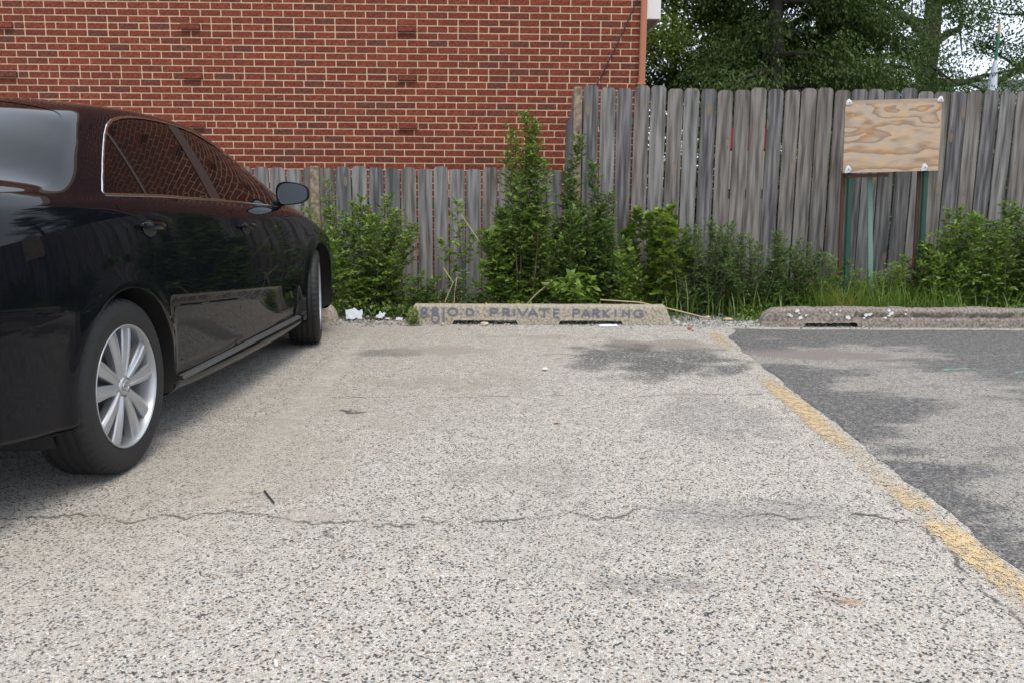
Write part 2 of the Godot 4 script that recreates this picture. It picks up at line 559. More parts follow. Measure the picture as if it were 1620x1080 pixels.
func car_section(l: float) -> Array:
	var W := cv(T_W, l)
	var hs := cv(T_HS, l)
	var hb := cv(T_HB, l)
	var wb := cv(T_WB, l)
	var wr := cv(T_WR, l)
	var hr := cv(T_HR, l)
	var hc := cv(T_HC, l)
	var k := (hb - 0.45) / 0.59
	var led := smoothstep(0.36, 0.46, l) * (1.0 - smoothstep(2.28, 2.36, l))
	var raw := [[-0.12, 0.19], [-0.04, 0.194], [lerpf(-0.014, -0.004, led), 0.222], [lerpf(-0.010, 0.002, led), 0.246], [lerpf(-0.010, -0.003, led), 0.258], [lerpf(-0.010, -0.026, led), 0.266], [lerpf(-0.009, -0.029, led), 0.276], [lerpf(-0.008, -0.026, led), 0.33], [lerpf(-0.006, -0.017, led), 0.42], [-0.004, 0.53], [0.0, 0.63], [-0.001, 0.72], [-0.006, 0.80], [-0.013, 0.87], [-0.020, 0.925]]
	var p := []
	for e in raw:
		var h: float = e[1]
		h = 0.45 + (h - 0.45) * k if h > 0.45 else hs + (h - 0.19) * (0.45 - hs) / 0.26
		p.append(Vector2(W + e[0], h))
	# shoulder turns in to the belt line
	var top: Vector2 = p[-1]
	var belt := Vector2(wb, hb)
	p.append(top.lerp(belt, 0.38) + Vector2(0.009, 0.004))
	p.append(top.lerp(belt, 0.72) + Vector2(0.009, 0.006))
	p.append(belt)
	var s := smooth_path(p, PER)
	var rail := Vector2(minf(wr, wb - 0.02), maxf(hr, hb + 0.004))
	var out := s.duplicate()
	var nrm := (rail - belt).orthogonal().normalized()
	if nrm.x < 0: nrm = -nrm
	for i in range(1, N_UP + 1):
		var u := float(i) / N_UP
		out.append(belt.lerp(rail, u) + nrm * (4.0 * u * (1.0 - u)) * 0.009 * clampf((rail.y - hb) / 0.25, 0.0, 1.0))
	for i in range(1, N_TOP + 1):
		var a := float(i) / N_TOP
		a = a * a * 0.35 + a * 0.65
		out.append(Vector2(rail.x * (1.0 - a), rail.y + (maxf(hc, rail.y + 0.004) - rail.y) * (1.0 - pow(1.0 - a, 2.3))))
	var kr := s.size() - 1 + N_UP
	for it in 3:
		var cp := out.duplicate()
		for i in range(kr - 2, kr + 3):
			out[i] = (cp[i - 1] + cp[i] * 2.0 + cp[i + 1]) * 0.25
	# lips of the wheel arches stand a little proud
	for i in s.size() - 4:
		for c in [REAR_ARCH, FRONT_ARCH]:
			var rr := Vector2(l, out[i].y).distance_to(c)
			if rr < 0.6:
				out[i].x += 0.011 * exp(-pow((rr - 0.375) / 0.045, 2.0))
	return out

func soup_range(G: Array, N: Array, j0: int, j1: int) -> Array:
	var P := PackedVector3Array()
	var Q := PackedVector3Array()
	for i in G.size() - 1:
		for j in range(j0, j1):
			for q in [[i, j], [i + 1, j], [i + 1, j + 1], [i, j], [i + 1, j + 1], [i, j + 1]]:
				P.append(G[q[0]][q[1]]); Q.append(N[q[0]][q[1]])
	return [P, Q]

func bulk(soups: Array, shift := 0.0) -> MB:
	var b := MB.new()
	for s in soups:
		soup_to(b, s, 1.0, shift); soup_to(b, s, -1.0, shift)
	return b

func pv(a: Array) -> PackedVector2Array:
	var o := PackedVector2Array()
	for e in a: o.append(Vector2(e[0], e[1]))
	return o

func build_car(at: Vector3, turn: float) -> void:
	var car := thing("car", "shiny black four-door sedan with dark tinted windows and silver alloy wheels", "car", at, turn)
	# loft
	var ls := []
	var l := -1.04
	while l < 3.7299:
		ls.append(l)
		l += 0.008 if l < -0.97 or l > 3.62 else 0.02
	ls.append(3.73)
	var G := []
	for e in [[-1.066, 0.0], [-1.0655, 0.35], [-1.062, 0.75], [-1.054, 0.93]]:
		var row := []
		for q in car_section(-1.04): row.append(Vector3(q.x * e[1], lerpf(0.68, q.y, e[1]), e[0]))
		G.append(row)
	for x in ls:
		var row := []
		for q in car_section(x): row.append(Vector3(q.x, q.y, x))
		G.append(row)
	for e in [[3.745, 0.93], [3.757, 0.75], [3.763, 0.35], [3.764, 0.0]]:
		var row := []
		for q in car_section(3.73): row.append(Vector3(q.x * e[1], lerpf(0.45, q.y, e[1]), e[0]))
		G.append(row)
	var nu := G.size()
	var nv: int = G[0].size()
	var N := []
	for i in nu:
		var row := []
		for j in nv:
			var a: Vector3 = G[min(i + 1, nu - 1)][j] - G[max(i - 1, 0)][j]
			var b: Vector3 = G[i][min(j + 1, nv - 1)] - G[i][max(j - 1, 0)]
			if j == nv - 1: b = Vector3(-1, 0, 0)
			var g := b.cross(a)
			if a.length_squared() < 1e-9 or b.length_squared() < 1e-9: g = Vector3(0, 0, -1 if i < 10 else 1)
			var mid := Vector3(0, 0.6, clampf(G[i][j].z, -0.7, 3.4))
			if g.dot(G[i][j] - mid) < 0: g = -g
			row.append(g.normalized())
		N.append(row)
	var n_side := 17 * PER
	var side := soup_range(G, N, 0, n_side + N_UP)
	var top := soup_range(G, N, n_side + N_UP, nv - 1)
	# wheel openings
	for c in [REAR_ARCH, FRONT_ARCH]:
		side = split(side, func(p: Vector3): return Vector2(p.z, p.y).distance_to(c) - ARCH_R)[1]
	# side glass
	var dlo := pv([[0.048, 1.052], [0.11, 1.10], [0.2, 1.162], [0.293, 1.22], [0.39, 1.277], [0.48, 1.322], [0.57, 1.352], [0.676, 1.371], [0.8, 1.383], [0.93, 1.389], [1.06, 1.389], [1.2, 1.384], [1.32, 1.376], [1.45, 1.36], [1.56, 1.337], [1.68, 1.303], [1.80, 1.258], [1.92, 1.2], [2.02, 1.142], [2.11, 1.082], [2.19, 1.02], [2.22, 0.99], [2.22, 0.968], [2.1, 0.972], [1.8, 0.986], [1.486, 1.002], [1.055, 1.022], [0.509, 1.044]])
	var r1 := split(side, func(p: Vector3):
		if p.y < 0.9: return 1.0
		return sd_poly(dlo, Vector2(p.z, p.y)) - 0.009)
	var body: Array = r1[1]
	var r2 := split(r1[0], func(p: Vector3): return sd_poly(dlo, Vector2(p.z, p.y)))
	var trim: Array = r2[1]
	var glass: Array = r2[0]
	# the trim is a rounded bead: its faces turn from the glass to the outside
	var TN: PackedVector3Array = trim[1]
	var TP: PackedVector3Array = trim[0]
	for i in TP.size():
		var q := Vector2(TP[i].z, TP[i].y)
		var d0 := sd_poly(dlo, q)
		var gr := Vector2(sd_poly(dlo, q + Vector2(0.002, 0)) - d0, sd_poly(dlo, q + Vector2(0, 0.002)) - d0)
		if gr.length() > 1e-6:
			gr = gr.normalized() * (d0 / 0.0045 - 0.7) * 0.9
			TN[i] = (TN[i] + Vector3(0, gr.y, gr.x)).normalized()
	trim = [TP, TN]
	var at_line := func(p: Vector3, a: Array) -> float: return p.z - cv(a, p.y)
	var q_div := [[1.0, 0.375], [1.28, 0.432]]
	var bp_r := [[0.98, 1.045], [1.4, 1.175]]
	var bp_f := [[0.98, 1.178], [1.4, 1.292]]
	var s1 := split(glass, func(p: Vector3): return at_line.call(p, q_div) + 0.012)
	var quarter_glass: Array = s1[0]
	var s2 := split(s1[1], func(p: Vector3): return at_line.call(p, q_div) - 0.012)
	var divider: Array = s2[0]
	var s3 := split(s2[1], func(p: Vector3): return at_line.call(p, bp_r))
	var rear_glass: Array = s3[0]
	var s4 := split(s3[1], func(p: Vector3): return at_line.call(p, bp_f))
	var pillar: Array = s4[0]
	var s5 := split(s4[1], func(p: Vector3): return p.z - 2.07 - (1.1 - p.y) * 0.15)
	var front_glass: Array = s5[0]
	var sail: Array = s5[1]
	# shut lines
	var rear_door := pv([[0.064, 1.03], [0.08, 0.97], [0.095, 0.9], [0.145, 0.82], [0.256, 0.72], [0.34, 0.632], [0.405, 0.545], [0.45, 0.46], [0.48, 0.38], [0.525, 0.315], [0.60, 0.285], [0.8, 0.277], [1.19, 0.274], [1.225, 0.4], [1.24, 0.52], [1.248, 0.7], [1.245, 0.83], [1.225, 0.92], [1.19, 1.012]])
	var front_door := pv([[1.19, 1.012], [1.225, 0.92], [1.245, 0.83], [1.248, 0.7], [1.24, 0.52], [1.225, 0.4], [1.19, 0.274], [1.7, 0.272], [2.16, 0.270], [2.25, 0.285], [2.29, 0.33], [2.31, 0.45], [2.32, 0.6], [2.325, 0.75], [2.31, 0.87], [2.26, 0.955]])
	var shut_rear := rear_door.slice(0, 19)
	var shut_front := front_door.slice(6, 16)
	var seam := pv([[-1.1, 0.70], [-0.727, 0.692], [-0.506, 0.675], [-0.31, 0.66], [-0.2, 0.648]])
	var seam_f := pv([[3.05, 0.66], [3.25, 0.63], [3.5, 0.6]])
	var gap := split(body, func(p: Vector3):
		if p.y > 1.06 or p.y < 0.2: return 1.0
		var q := Vector2(p.z, p.y)
		return minf(minf(d_line(shut_rear, q), d_line(shut_front, q)), minf(d_line(seam, q), d_line(seam_f, q))) - 0.004)
	body = gap[1]
	var b1 := split(body, func(p: Vector3):
		if p.y > 1.05 or p.z < 0.0 or p.z > 1.3: return 1.0
		return sd_poly(rear_door, Vector2(p.z, p.y)))
	body = b1[1]
	var b2 := split(body, func(p: Vector3):
		if p.y > 1.05 or p.z < 1.1 or p.z > 2.4: return 1.0
		return sd_poly(front_door, Vector2(p.z, p.y)))
	body = b2[1]
	var b3 := split(body, func(p: Vector3): return maxf(p.z + 0.15, p.y - cv([[-1.1, 0.70], [-0.727, 0.692], [-0.506, 0.675], [-0.31, 0.66], [-0.2, 0.648]], p.z)))
	var rear_bumper: Array = b3[0]
	body = b3[1]
	var b4 := split(body, func(p: Vector3): return maxf(3.0 - p.z, p.y - cv([[3.05, 0.66], [3.25, 0.63], [3.5, 0.6]], p.z)))
	var front_bumper: Array = b4[0]
	body = b4[1]
	# lamps wrap round the corners
	var tail := pv([[-1.2, 0.98], [-0.80, 0.975], [-0.70, 0.955], [-0.74, 0.90], [-0.86, 0.82], [-1.2, 0.80]])
	var lamp_t := split(body, func(p: Vector3):
		if p.z > -0.6 or p.x < 0.36: return 1.0
		return sd_poly(tail, Vector2(p.z, p.y)))
	body = lamp_t[1]
	var head := pv([[3.9, 0.60], [3.42, 0.63], [3.22, 0.70], [3.10, 0.79], [3.3, 0.76], [3.55, 0.70], [3.9, 0.67]])
	var lamp_h := split(body, func(p: Vector3):
		if p.z < 3.0 or p.x < 0.3: return 1.0
		return sd_poly(head, Vector2(p.z, p.y)))
	body = lamp_h[1]
	# screens
	var back := split(top, func(p: Vector3):
		if p.z > 0.6 or p.z < -0.7: return 1.0
		var yy := absf(p.x)
		var e1 := yy - cv(T_GLASS, p.z)
		var e2 := -(p.z + 0.50 - 0.66 * yy * yy)
		var e3 := p.z - 0.33 + 0.16 * yy * yy
		var rd := 0.06
		var a := Vector2(maxf(e1 + rd, 0.0), maxf(maxf(e2, e3) + rd, 0.0)).length() - rd
		return maxf(a, maxf(e1, maxf(e2, e3)))
		)
	top = back[1]
	var screen := split(top, func(p: Vector3):
		if p.z < 1.5 or p.z > 2.9: return 1.0
		var yy := absf(p.x)
		return maxf(maxf(yy - (cv(T_WR, p.z) - 0.035), -(p.z - 1.70 + 0.12 * yy * yy)), p.z - 2.72 + 0.35 * yy * yy))
	top = screen[1]
	var deck := pv([[-0.60, -0.02], [-0.60, 0.5], [-0.64, 0.60], [-0.72, 0.635], [-0.9, 0.60], [-1.05, 0.50]])
	var gap2 := split(top, func(p: Vector3):
		if p.z > 3.0 or (p.z > -0.5 and p.z < 2.5): return 1.0
		if p.z > 0: return 1.0
		return d_line(deck, Vector2(p.z, p.x)) - 0.0032)
	top = gap2[1]
	var P: StandardMaterial3D = M.paint
	obj("body", bulk([body, top]), P, car)
	obj("shut_line", bulk([gap[0], gap2[0]], -0.006), M.black_plastic, car)
	obj("window_trim", bulk([trim], 0.002), M.chrome, car)
	obj("window_pillar", bulk([pillar, divider, sail], -0.001), M.gloss_black, car)
	tag(obj("rear_window", bulk([back[0]], -0.002), M.tint, car), "large sloping rear window mirroring the pale sky", "")
	obj("windshield", bulk([screen[0]], -0.002), M.tint, car)
	for sg in [1.0, -1.0]:
		for d in [[b1[0], rear_glass, 0.285, 0.923, "r"], [b2[0], front_glass, 1.395, 0.876, "f"]]:
			var db := MB.new()
			soup_to(db, d[0], sg)
			var door := obj("door", db, P, car)
			var wb := MB.new()
			soup_to(wb, d[1], sg, -0.003)
			obj("window", wb, M.tint, door)
			door_handle(door, d[2], d[3], sg)
	for sg in [1.0, -1.0]:
		var qg := MB.new()
		soup_to(qg, quarter_glass, sg, -0.003)
		obj("quarter_window", qg, M.tint, car)
	obj("rear_bumper", bulk([rear_bumper]), P, car)
	obj("front_bumper", bulk([front_bumper]), P, car)
	for sg in [1.0, -1.0]:
		var tb := MB.new()
		soup_to(tb, lamp_t[0], sg, 0.002)
		obj("tail_light", tb, M.red_lens, car)
		var hb := MB.new()
		soup_to(hb, lamp_h[0], sg, 0.002)
		obj("headlight", hb, M.lens, car)
	# underside, wheel housings and arch returns
	var ub := MB.new()
	ub.box(Vector3(0, 0.235, -1.36), Vector3(1.56, 0.05, 1.98), 0.01)
	ub.box(Vector3(0, 0.30, 0.68), Vector3(1.3, 0.05, 0.66), 0.01)
	ub.box(Vector3(0, 0.26, -3.42), Vector3(1.3, 0.05, 0.5), 0.01)
	ub.box(Vector3(0, 0.34, -0.02), Vector3(1.1, 0.10, 0.74), 0.01)
	ub.box(Vector3(0, 0.34, -2.80), Vector3(1.1, 0.10, 0.74), 0.01)
	obj("underbody", ub, M.black_plastic, car)
	for c in [REAR_ARCH, FRONT_ARCH]:
		for sg in [1.0, -1.0]:
			var lb := MB.new()
			var rows := []
			for k in 33:
				var a := lerpf(-0.42, PI + 0.42, k / 32.0)
				var lx: float = c.x + cos(a) * ARCH_R
				var hy: float = maxf(c.y + sin(a) * ARCH_R, 0.16)
				var lat := lateral(lx, hy)
				var row := []
				for e in [[0.0, 0.0], [-0.004, 0.004], [-0.02, 0.006], [-0.045, 0.02], [-0.30, 0.03]]:
					var rr: float = ARCH_R + e[1]
					row.append(Vector3((lat + e[0]) * sg, maxf(c.y + sin(a) * rr, 0.16), -(c.x + cos(a) * rr)))
				rows.append(row)
			lb.grid(rows, false, Vector2.ONE, sg < 0)
			# inner wall of the housing
			var hub := Vector3(0.60 * sg, c.y, -c.x)
			for k in 32:
				var a0 := lerpf(-0.42, PI + 0.42, k / 32.0)
				var a1 := lerpf(-0.42, PI + 0.42, (k + 1) / 32.0)
				var p0 := hub + Vector3(0, sin(a0), -cos(a0)) * 0.40
				var p1 := hub + Vector3(0, sin(a1), -cos(a1)) * 0.40
				lb.tri(hub, p0, p1, Vector3(sg, 0, 0), Vector3(sg, 0, 0), Vector3(sg, 0, 0))
			obj("wheel_housing", lb, M.black_plastic, car)
	# lower sill strip with the sky reflection put into its grey colour
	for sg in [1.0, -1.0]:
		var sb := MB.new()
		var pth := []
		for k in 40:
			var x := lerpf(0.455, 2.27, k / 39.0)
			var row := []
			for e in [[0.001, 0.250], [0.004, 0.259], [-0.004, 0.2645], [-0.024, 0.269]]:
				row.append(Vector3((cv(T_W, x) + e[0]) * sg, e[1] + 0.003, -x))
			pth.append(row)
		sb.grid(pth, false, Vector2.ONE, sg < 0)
		obj("sheen_strip", sb, M.sill_sheen, car)
	for sg in [1.0, -1.0]: mirror_part(car, sg)
	# plate and badges at the back stay plain
	var pb := MB.new()
	pb.box(Vector3(0, 0.80, 1.068), Vector3(0.30, 0.15, 0.006), 0.002)
	obj("licence_plate", pb, M.plate, car)
	# wheels
	var proto := wheel_part()
	for w in [[0.0, 1.0, 0.0], [0.0, -1.0, 0.0], [2.775, 1.0, 0.23], [2.775, -1.0, 0.23]]:
		var wn: Node3D = proto if w[0] == 0.0 and w[1] > 0 else proto.duplicate()
		wn.name = "wheel"
		car.add_child(wn, true)
		wn.position = Vector3(0.795 * w[1], 0.332, -w[0])
		wn.rotation.y = w[2] if w[1] > 0 else PI + w[2]

func lateral(l: float, h: float) -> float:
	var s := car_section(clampf(l, -1.04, 3.73))
	for i in s.size() - 1:
		if s[i].y <= h and s[i + 1].y > h:
			return lerpf(s[i].x, s[i + 1].x, (h - s[i].y) / maxf(s[i + 1].y - s[i].y, 1e-5))
	return s[0].x

func door_handle(door: Node, l: float, h: float, sg: float) -> void:
	var b := MB.new()
	var rows := []
	var nn := 18
	for i in nn + 1:
		var u := float(i) / nn
		var x := l - 0.105 + 0.21 * u
		var e := pow(1.0 - pow(absf(2.0 * u - 1.0), 3.5), 0.42)
		var lat := lateral(x, h)
		var off := 0.020 + 0.012 * sin(PI * u)
		var row := []
		for k in 13:
			var a := TAU * k / 12.0
			row.append(Vector3((lat + off - 0.016 * (1.0 - e) + cos(a) * 0.011 * e) * sg, h - (u - 0.5) * 0.012 + sin(a) * 0.0155 * e, -x))
		rows.append(row)
	b.grid(rows, false, Vector2.ONE, sg > 0)
	obj("handle", b, M.paint, door)
	# finger cup behind the handle
	var c := MB.new()
	rows = []
	for i in 17:
		var a := TAU * i / 16.0
		var row := []
		for k in 6:
			var r := 1.0 - k / 5.0
			var x := l - 0.01 + cos(a) * 0.062 * r
			var y := h - 0.010 + sin(a) * 0.033 * r
			row.append(Vector3((lateral(x, y) + 0.0025 - 0.0 * r) * sg, y, -x))
		rows.append(row)
	c.grid(rows, false, Vector2.ONE, sg < 0)
	obj("handle_cup", c, M.black_plastic, door)

func mirror_part(car: Node, sg: float) -> void:
	# shell: superellipsoid, flat at the back where the glass sits
	var o := Vector3(0.945 * sg, 1.045, -2.07)
	var b := MB.new()
	var rows := []
	for i in 33:
		var a := TAU * i / 32.0
		var row := []
		for k in 13:
			var t := k / 12.0
			var ph := t * PI * 0.5
			var r := pow(cos(ph), 0.55) if k < 12 else 0.0
			var ca := signf(cos(a)) * pow(absf(cos(a)), 0.72)
			var sa := signf(sin(a)) * pow(absf(sin(a)), 0.72)
			var taper := 1.0 + 0.16 * ca * -1.0
			row.append(o + Vector3(ca * 0.098 * r * sg, sa * 0.068 * r * taper + 0.012 * ca * 0.0, -pow(sin(ph), 1.0) * 0.105 - ca * 0.012))
		rows.append(row)
	# lip turned in round the glass
	for i in 33:
		var first: Vector3 = rows[i][0]
		var e := first - o
		rows[i].insert(0, o + Vector3(e.x * 0.985, e.y * 0.98, e.z + 0.006))
		rows[i].insert(0, o + Vector3(e.x * 0.92, e.y * 0.89, e.z + 0.006))
		rows[i].insert(0, o + Vector3(e.x * 0.90, e.y * 0.87, e.z - 0.008))
	b.grid(rows, false, Vector2.ONE, sg < 0)
	var shell := obj("mirror", b, M.paint, car)
	var g := MB.new()
	for i in 32:
		var nrm := Vector3(-0.05 * sg, 0.05, 1).normalized()
		g.tri(o + Vector3(0, 0, -0.006), rows[i][0], rows[i + 1][0], nrm, nrm, nrm)
	obj("mirror_glass", g, M.mirror, shell)
	var s := MB.new()
	s.tube([Vector3(0.80 * sg, 0.98, -2.15), Vector3(0.84 * sg, 0.988, -2.14), Vector3(0.90 * sg, 1.005, -2.12)], [0.034, 0.030, 0.026], 10)
	obj("mirror_foot", s, M.gloss_black, shell)

func lathe(prof: Array, seg: int, f = null) -> Array:
	# prof: [x, r]; axis x
	var rows := []
	for i in seg:
		var a := TAU * i / seg
		var row := []
		for k in prof.size():
			var r: float = prof[k][1]
			if f != null: r += f.call(i, k)
			row.append(Vector3(prof[k][0], sin(a) * r, cos(a) * r))
		rows.append(row)
	return rows

func wheel_part() -> Node3D:
	# axis x, outer face +x
	var w := Node3D.new()
	var prof := [[-0.098, 0.222], [-0.106, 0.25], [-0.108, 0.285], [-0.102, 0.31], [-0.092, 0.324], [-0.08, 0.3305], [-0.062, 0.3335], [-0.0615, 0.3275], [-0.054, 0.3275], [-0.0535, 0.334], [-0.024, 0.3345], [-0.0235, 0.328], [-0.014, 0.328], [-0.0135, 0.3345], [0.0135, 0.3345], [0.014, 0.328], [0.0235, 0.328], [0.024, 0.3345], [0.0535, 0.334], [0.054, 0.3275], [0.0615, 0.3275], [0.062, 0.3335], [0.078, 0.331], [0.086, 0.328], [0.095, 0.321], [0.102, 0.309], [0.1065, 0.292], [0.1075, 0.289], [0.1085, 0.285], [0.109, 0.268], [0.107, 0.25], [0.1055, 0.246], [0.104, 0.238], [0.099, 0.2315]]
	var tb := MB.new()
	tb.grid(lathe(prof, 216, func(i, k):
		if (k == 22 or k == 23 or k == 24 or k == 4 or k == 5) and i % 4 == 0: return -0.0045
		return 0.0), true, Vector2.ONE, false)
	obj("tyre", tb, M.rubber, w)
	var rb := MB.new()
	rb.grid(lathe([[0.099, 0.2325], [0.1035, 0.2345], [0.1065, 0.2335], [0.107, 0.2305], [0.103, 0.2265], [0.094, 0.223], [0.080, 0.2195], [0.05, 0.214], [0.02, 0.205], [-0.04, 0.20], [-0.09, 0.215], [-0.10, 0.224]], 96), true)
	obj("rim", rb, M.alloy, w)
	var db := MB.new()
	db.grid(lathe([[-0.02, 0.0], [-0.02, 0.14], [-0.028, 0.145], [-0.035, 0.145]], 48), true)
	db.grid(lathe([[-0.075, 0.0], [-0.075, 0.20]], 32), true)
	obj("brake_disc", db, M.brake, w)
	for s in 10:
		var a := TAU * s / 10.0 + (0.055 if s % 2 == 0 else -0.055)
		var dir := Vector3(0, sin(a), cos(a))
		var sid := Vector3(0, cos(a), -sin(a))
		var lean := 1.0 if s % 2 == 0 else -1.0
		var b := MB.new()
		var rows := []
		for k in 9:
			var u := k / 8.0
			var r := lerpf(0.040, 0.2215, u)
			var hw := lerpf(0.0185, 0.030, smoothstep(0.0, 1.0, u))
			var x := 0.084 + 0.006 * sin(u * PI * 0.9) - 0.001 * u
			var row := []
			for e in [[-1.0, -0.034], [-1.02, -0.006], [-0.92, 0.0], [-0.28 * lean - 0.2, 0.0035], [-0.28 * lean, 0.0075], [0.28 * 1.0 - 0.56 * float(lean > 0) + 0.42, 0.0065], [0.92, 0.0], [1.02, -0.006], [1.0, -0.034]]:
				row.append(dir * r + sid * (hw * float(e[0])) + Vector3(x + e[1], 0, 0))
			rows.append(row)
		for i in 8:
			for j in 8:
				var p: Array = [rows[i][j], rows[i + 1][j], rows[i + 1][j + 1], rows[i][j + 1]]
				var nn: Vector3 = (p[1] - p[0]).cross(p[3] - p[0]).normalized()
				var out := Vector3(1, 0, 0) + sid * (float(j) - 3.5) * 0.6
				if nn.dot(out) < 0: nn = -nn
				b.quad(p[0], p[1], p[2], p[3], nn)
		obj("spoke", b, M.alloy, w)
	# hub: centre boss with five nut wells
	var hb := MB.new()
	hb.grid(lathe([[0.04, 0.072], [0.072, 0.070], [0.082, 0.062], [0.086, 0.050], [0.087, 0.036]], 60, func(i, k):
		return -0.012 * exp(-pow((fposmod(i + 6, 12) - 6.0) / 2.2, 2.0)) * (1.0 if k in [1, 2, 3] else 0.0)), true)
	obj("hub", hb, M.alloy, w)
	for k in 5:
		var a := TAU * k / 5.0 + 0.3
		var c := Vector3(0.0, sin(a), cos(a)) * 0.057
		var nb := MB.new()
		nb.tube([c + Vector3(0.05, 0, 0), c + Vector3(0.078, 0, 0), c + Vector3(0.081, 0, 0)], [0.0105, 0.0105, 0.008], 6)
		obj("wheel_nut", nb, M.brake, w)
		var wl := MB.new()
		wl.tube([c + Vector3(0.055, 0, 0), c + Vector3(0.0835, 0, 0)], [0.0175, 0.0175], 16, false)
		obj("nut_well", wl, M.alloy, w)
	var cb := MB.new()
	cb.grid(lathe([[0.085, 0.037], [0.092, 0.0345], [0.0945, 0.029], [0.0935, 0.026], [0.0935, 0.0]], 40), true)
	obj("hub_cap", cb, M.alloy, w)
	for e in [[0.0, 0.0, 0.0225, 0.0155], [0.0, 0.0, 0.0075, 0.0145], [0.005, 0.0, 0.0185, 0.0062]]:
		var eb := MB.new()
		var ring := []
		var rad := []
		for k in 33:
			var a := TAU * k / 32.0
			ring.append(Vector3(0.0955, e[0] + sin(a) * e[3], cos(a) * e[2])); rad.append(0.0017)
		eb.tube(ring, rad, 6, false)
		obj("emblem_ring", eb, M.chrome, w)
	return w

# ------------------------------------------------------------------ plants
# leaf shapes are [points, normals, indices]; a leaf grows along +z from the origin and faces +y
func leaf_shape(long: float, wide: float, fold: float, curl: float, fine := true) -> Array:
	var V := PackedVector3Array()
	var N := PackedVector3Array()
	var prof := [[0.0, 0.0], [0.25, 0.8], [0.6, 0.9], [1.0, 0.0]] if fine else [[0.0, 0.0], [0.45, 1.0], [1.0, 0.0]]
	var nn := Vector3(0, 1, curl * 0.5).normalized()
	V.append(Vector3.ZERO); N.append(nn)
	for k in range(1, prof.size() - 1):
		var z: float = prof[k][0]
		for sg in [-1.0, 1.0]:
			V.append(Vector3(sg * prof[k][1] * wide * 0.5, fold * prof[k][1] * wide * 0.5 - curl * z * z * long, z * long))
			N.append(Vector3(-sg * fold, 1, curl).normalized())
	V.append(Vector3(0, -curl * long, long)); N.append(nn)
	var I := PackedInt32Array([0, 2, 1, 1, 2, 3, 2, 4, 3, 3, 4, 5]) if fine else PackedInt32Array([0, 2, 1, 1, 2, 3])
	return [V, N, I]

func lobed_shape(size: float) -> Array:
	var V := PackedVector3Array([Vector3(0, -0.05, 0.4) * size])
	var half := [[0.10, 0.0], [0.55, 0.12], [0.42, 0.30], [0.52, 0.62], [0.30, 0.58], [0.14, 0.72], [0.0, 1.0]]
	for e in half: V.append(Vector3(e[0], -0.1 * e[1], e[1]) * size)
	for k in range(half.size() - 2, -1, -1): V.append(Vector3(-half[k][0], -0.1 * half[k][1], half[k][1]) * size)
	var N := PackedVector3Array()
	for p in V: N.append(Vector3(p.x * 0.6, size, 0).normalized())
	var I := PackedInt32Array()
	for k in range(1, V.size() - 1): I.append_array([0, k, k + 1])
	return [V, N, I]

func shape_mesh(s: Array, m: Material) -> ArrayMesh:
	var arr := []
	arr.resize(Mesh.ARRAY_MAX)
	arr[Mesh.ARRAY_VERTEX] = s[0]; arr[Mesh.ARRAY_NORMAL] = s[1]; arr[Mesh.ARRAY_INDEX] = s[2]
	var am := ArrayMesh.new()
	am.add_surface_from_arrays(Mesh.PRIMITIVE_TRIANGLES, arr)
	am.surface_set_material(0, m)
	return am

func leaf_basis(dir: Vector3, up: Vector3, s: float) -> Basis:
	var z := dir.normalized()
	var x := up.cross(z)
	if x.length_squared() < 1e-4: x = Vector3(1, 0, 0).cross(z)
	x = x.normalized()
	return Basis(x, z.cross(x), z) * Basis.from_scale(Vector3.ONE * s)

func merged(called: String, shape: Array, xf: Array, cols: Array, m: Material, parent: Node) -> MeshInstance3D:
	# every leaf as real geometry, joined into one mesh with a colour for each leaf
	var tv: PackedVector3Array = shape[0]
	var tn: PackedVector3Array = shape[1]
	var ti: PackedInt32Array = shape[2]
	var nv := tv.size()
	var ni := ti.size()
	var V := PackedVector3Array()
	var N := PackedVector3Array()
	var C := PackedColorArray()
	var I := PackedInt32Array()
	V.resize(nv * xf.size()); N.resize(nv * xf.size()); C.resize(nv * xf.size()); I.resize(ni * xf.size())
	var k := 0
	var q := 0
	for e in xf.size():
		var t: Transform3D = xf[e]
		var bs := t.basis.orthonormalized()
		var c: Color = cols[e]
		var first := k
		for a in nv:
			V[k] = t * tv[a]; N[k] = bs * tn[a]; C[k] = c
			k += 1
		for a in ni:
			I[q] = first + ti[a]
			q += 1
	var arr := []
	arr.resize(Mesh.ARRAY_MAX)
	arr[Mesh.ARRAY_VERTEX] = V; arr[Mesh.ARRAY_NORMAL] = N; arr[Mesh.ARRAY_COLOR] = C; arr[Mesh.ARRAY_INDEX] = I
	var am := ArrayMesh.new()
	am.add_surface_from_arrays(Mesh.PRIMITIVE_TRIANGLES, arr)
	am.surface_set_material(0, m)
	return put(called, am, parent)

func multi(called: String, m: Mesh, xf: Array, cols: Array, parent: Node) -> MultiMeshInstance3D:
	var mm := MultiMesh.new()
	mm.transform_format = MultiMesh.TRANSFORM_3D
	mm.use_colors = true
	mm.mesh = m
	mm.instance_count = xf.size()
	for i in xf.size():
		mm.set_instance_transform(i, xf[i]); mm.set_instance_color(i, cols[i])
	var o := MultiMeshInstance3D.new()
	o.name = called; o.multimesh = mm
	parent.add_child(o, true)
	return o

func rv(r: RandomNumberGenerator) -> Vector3:
	return Vector3(r.randf_range(-1, 1), r.randf_range(-1, 1), r.randf_range(-1, 1))

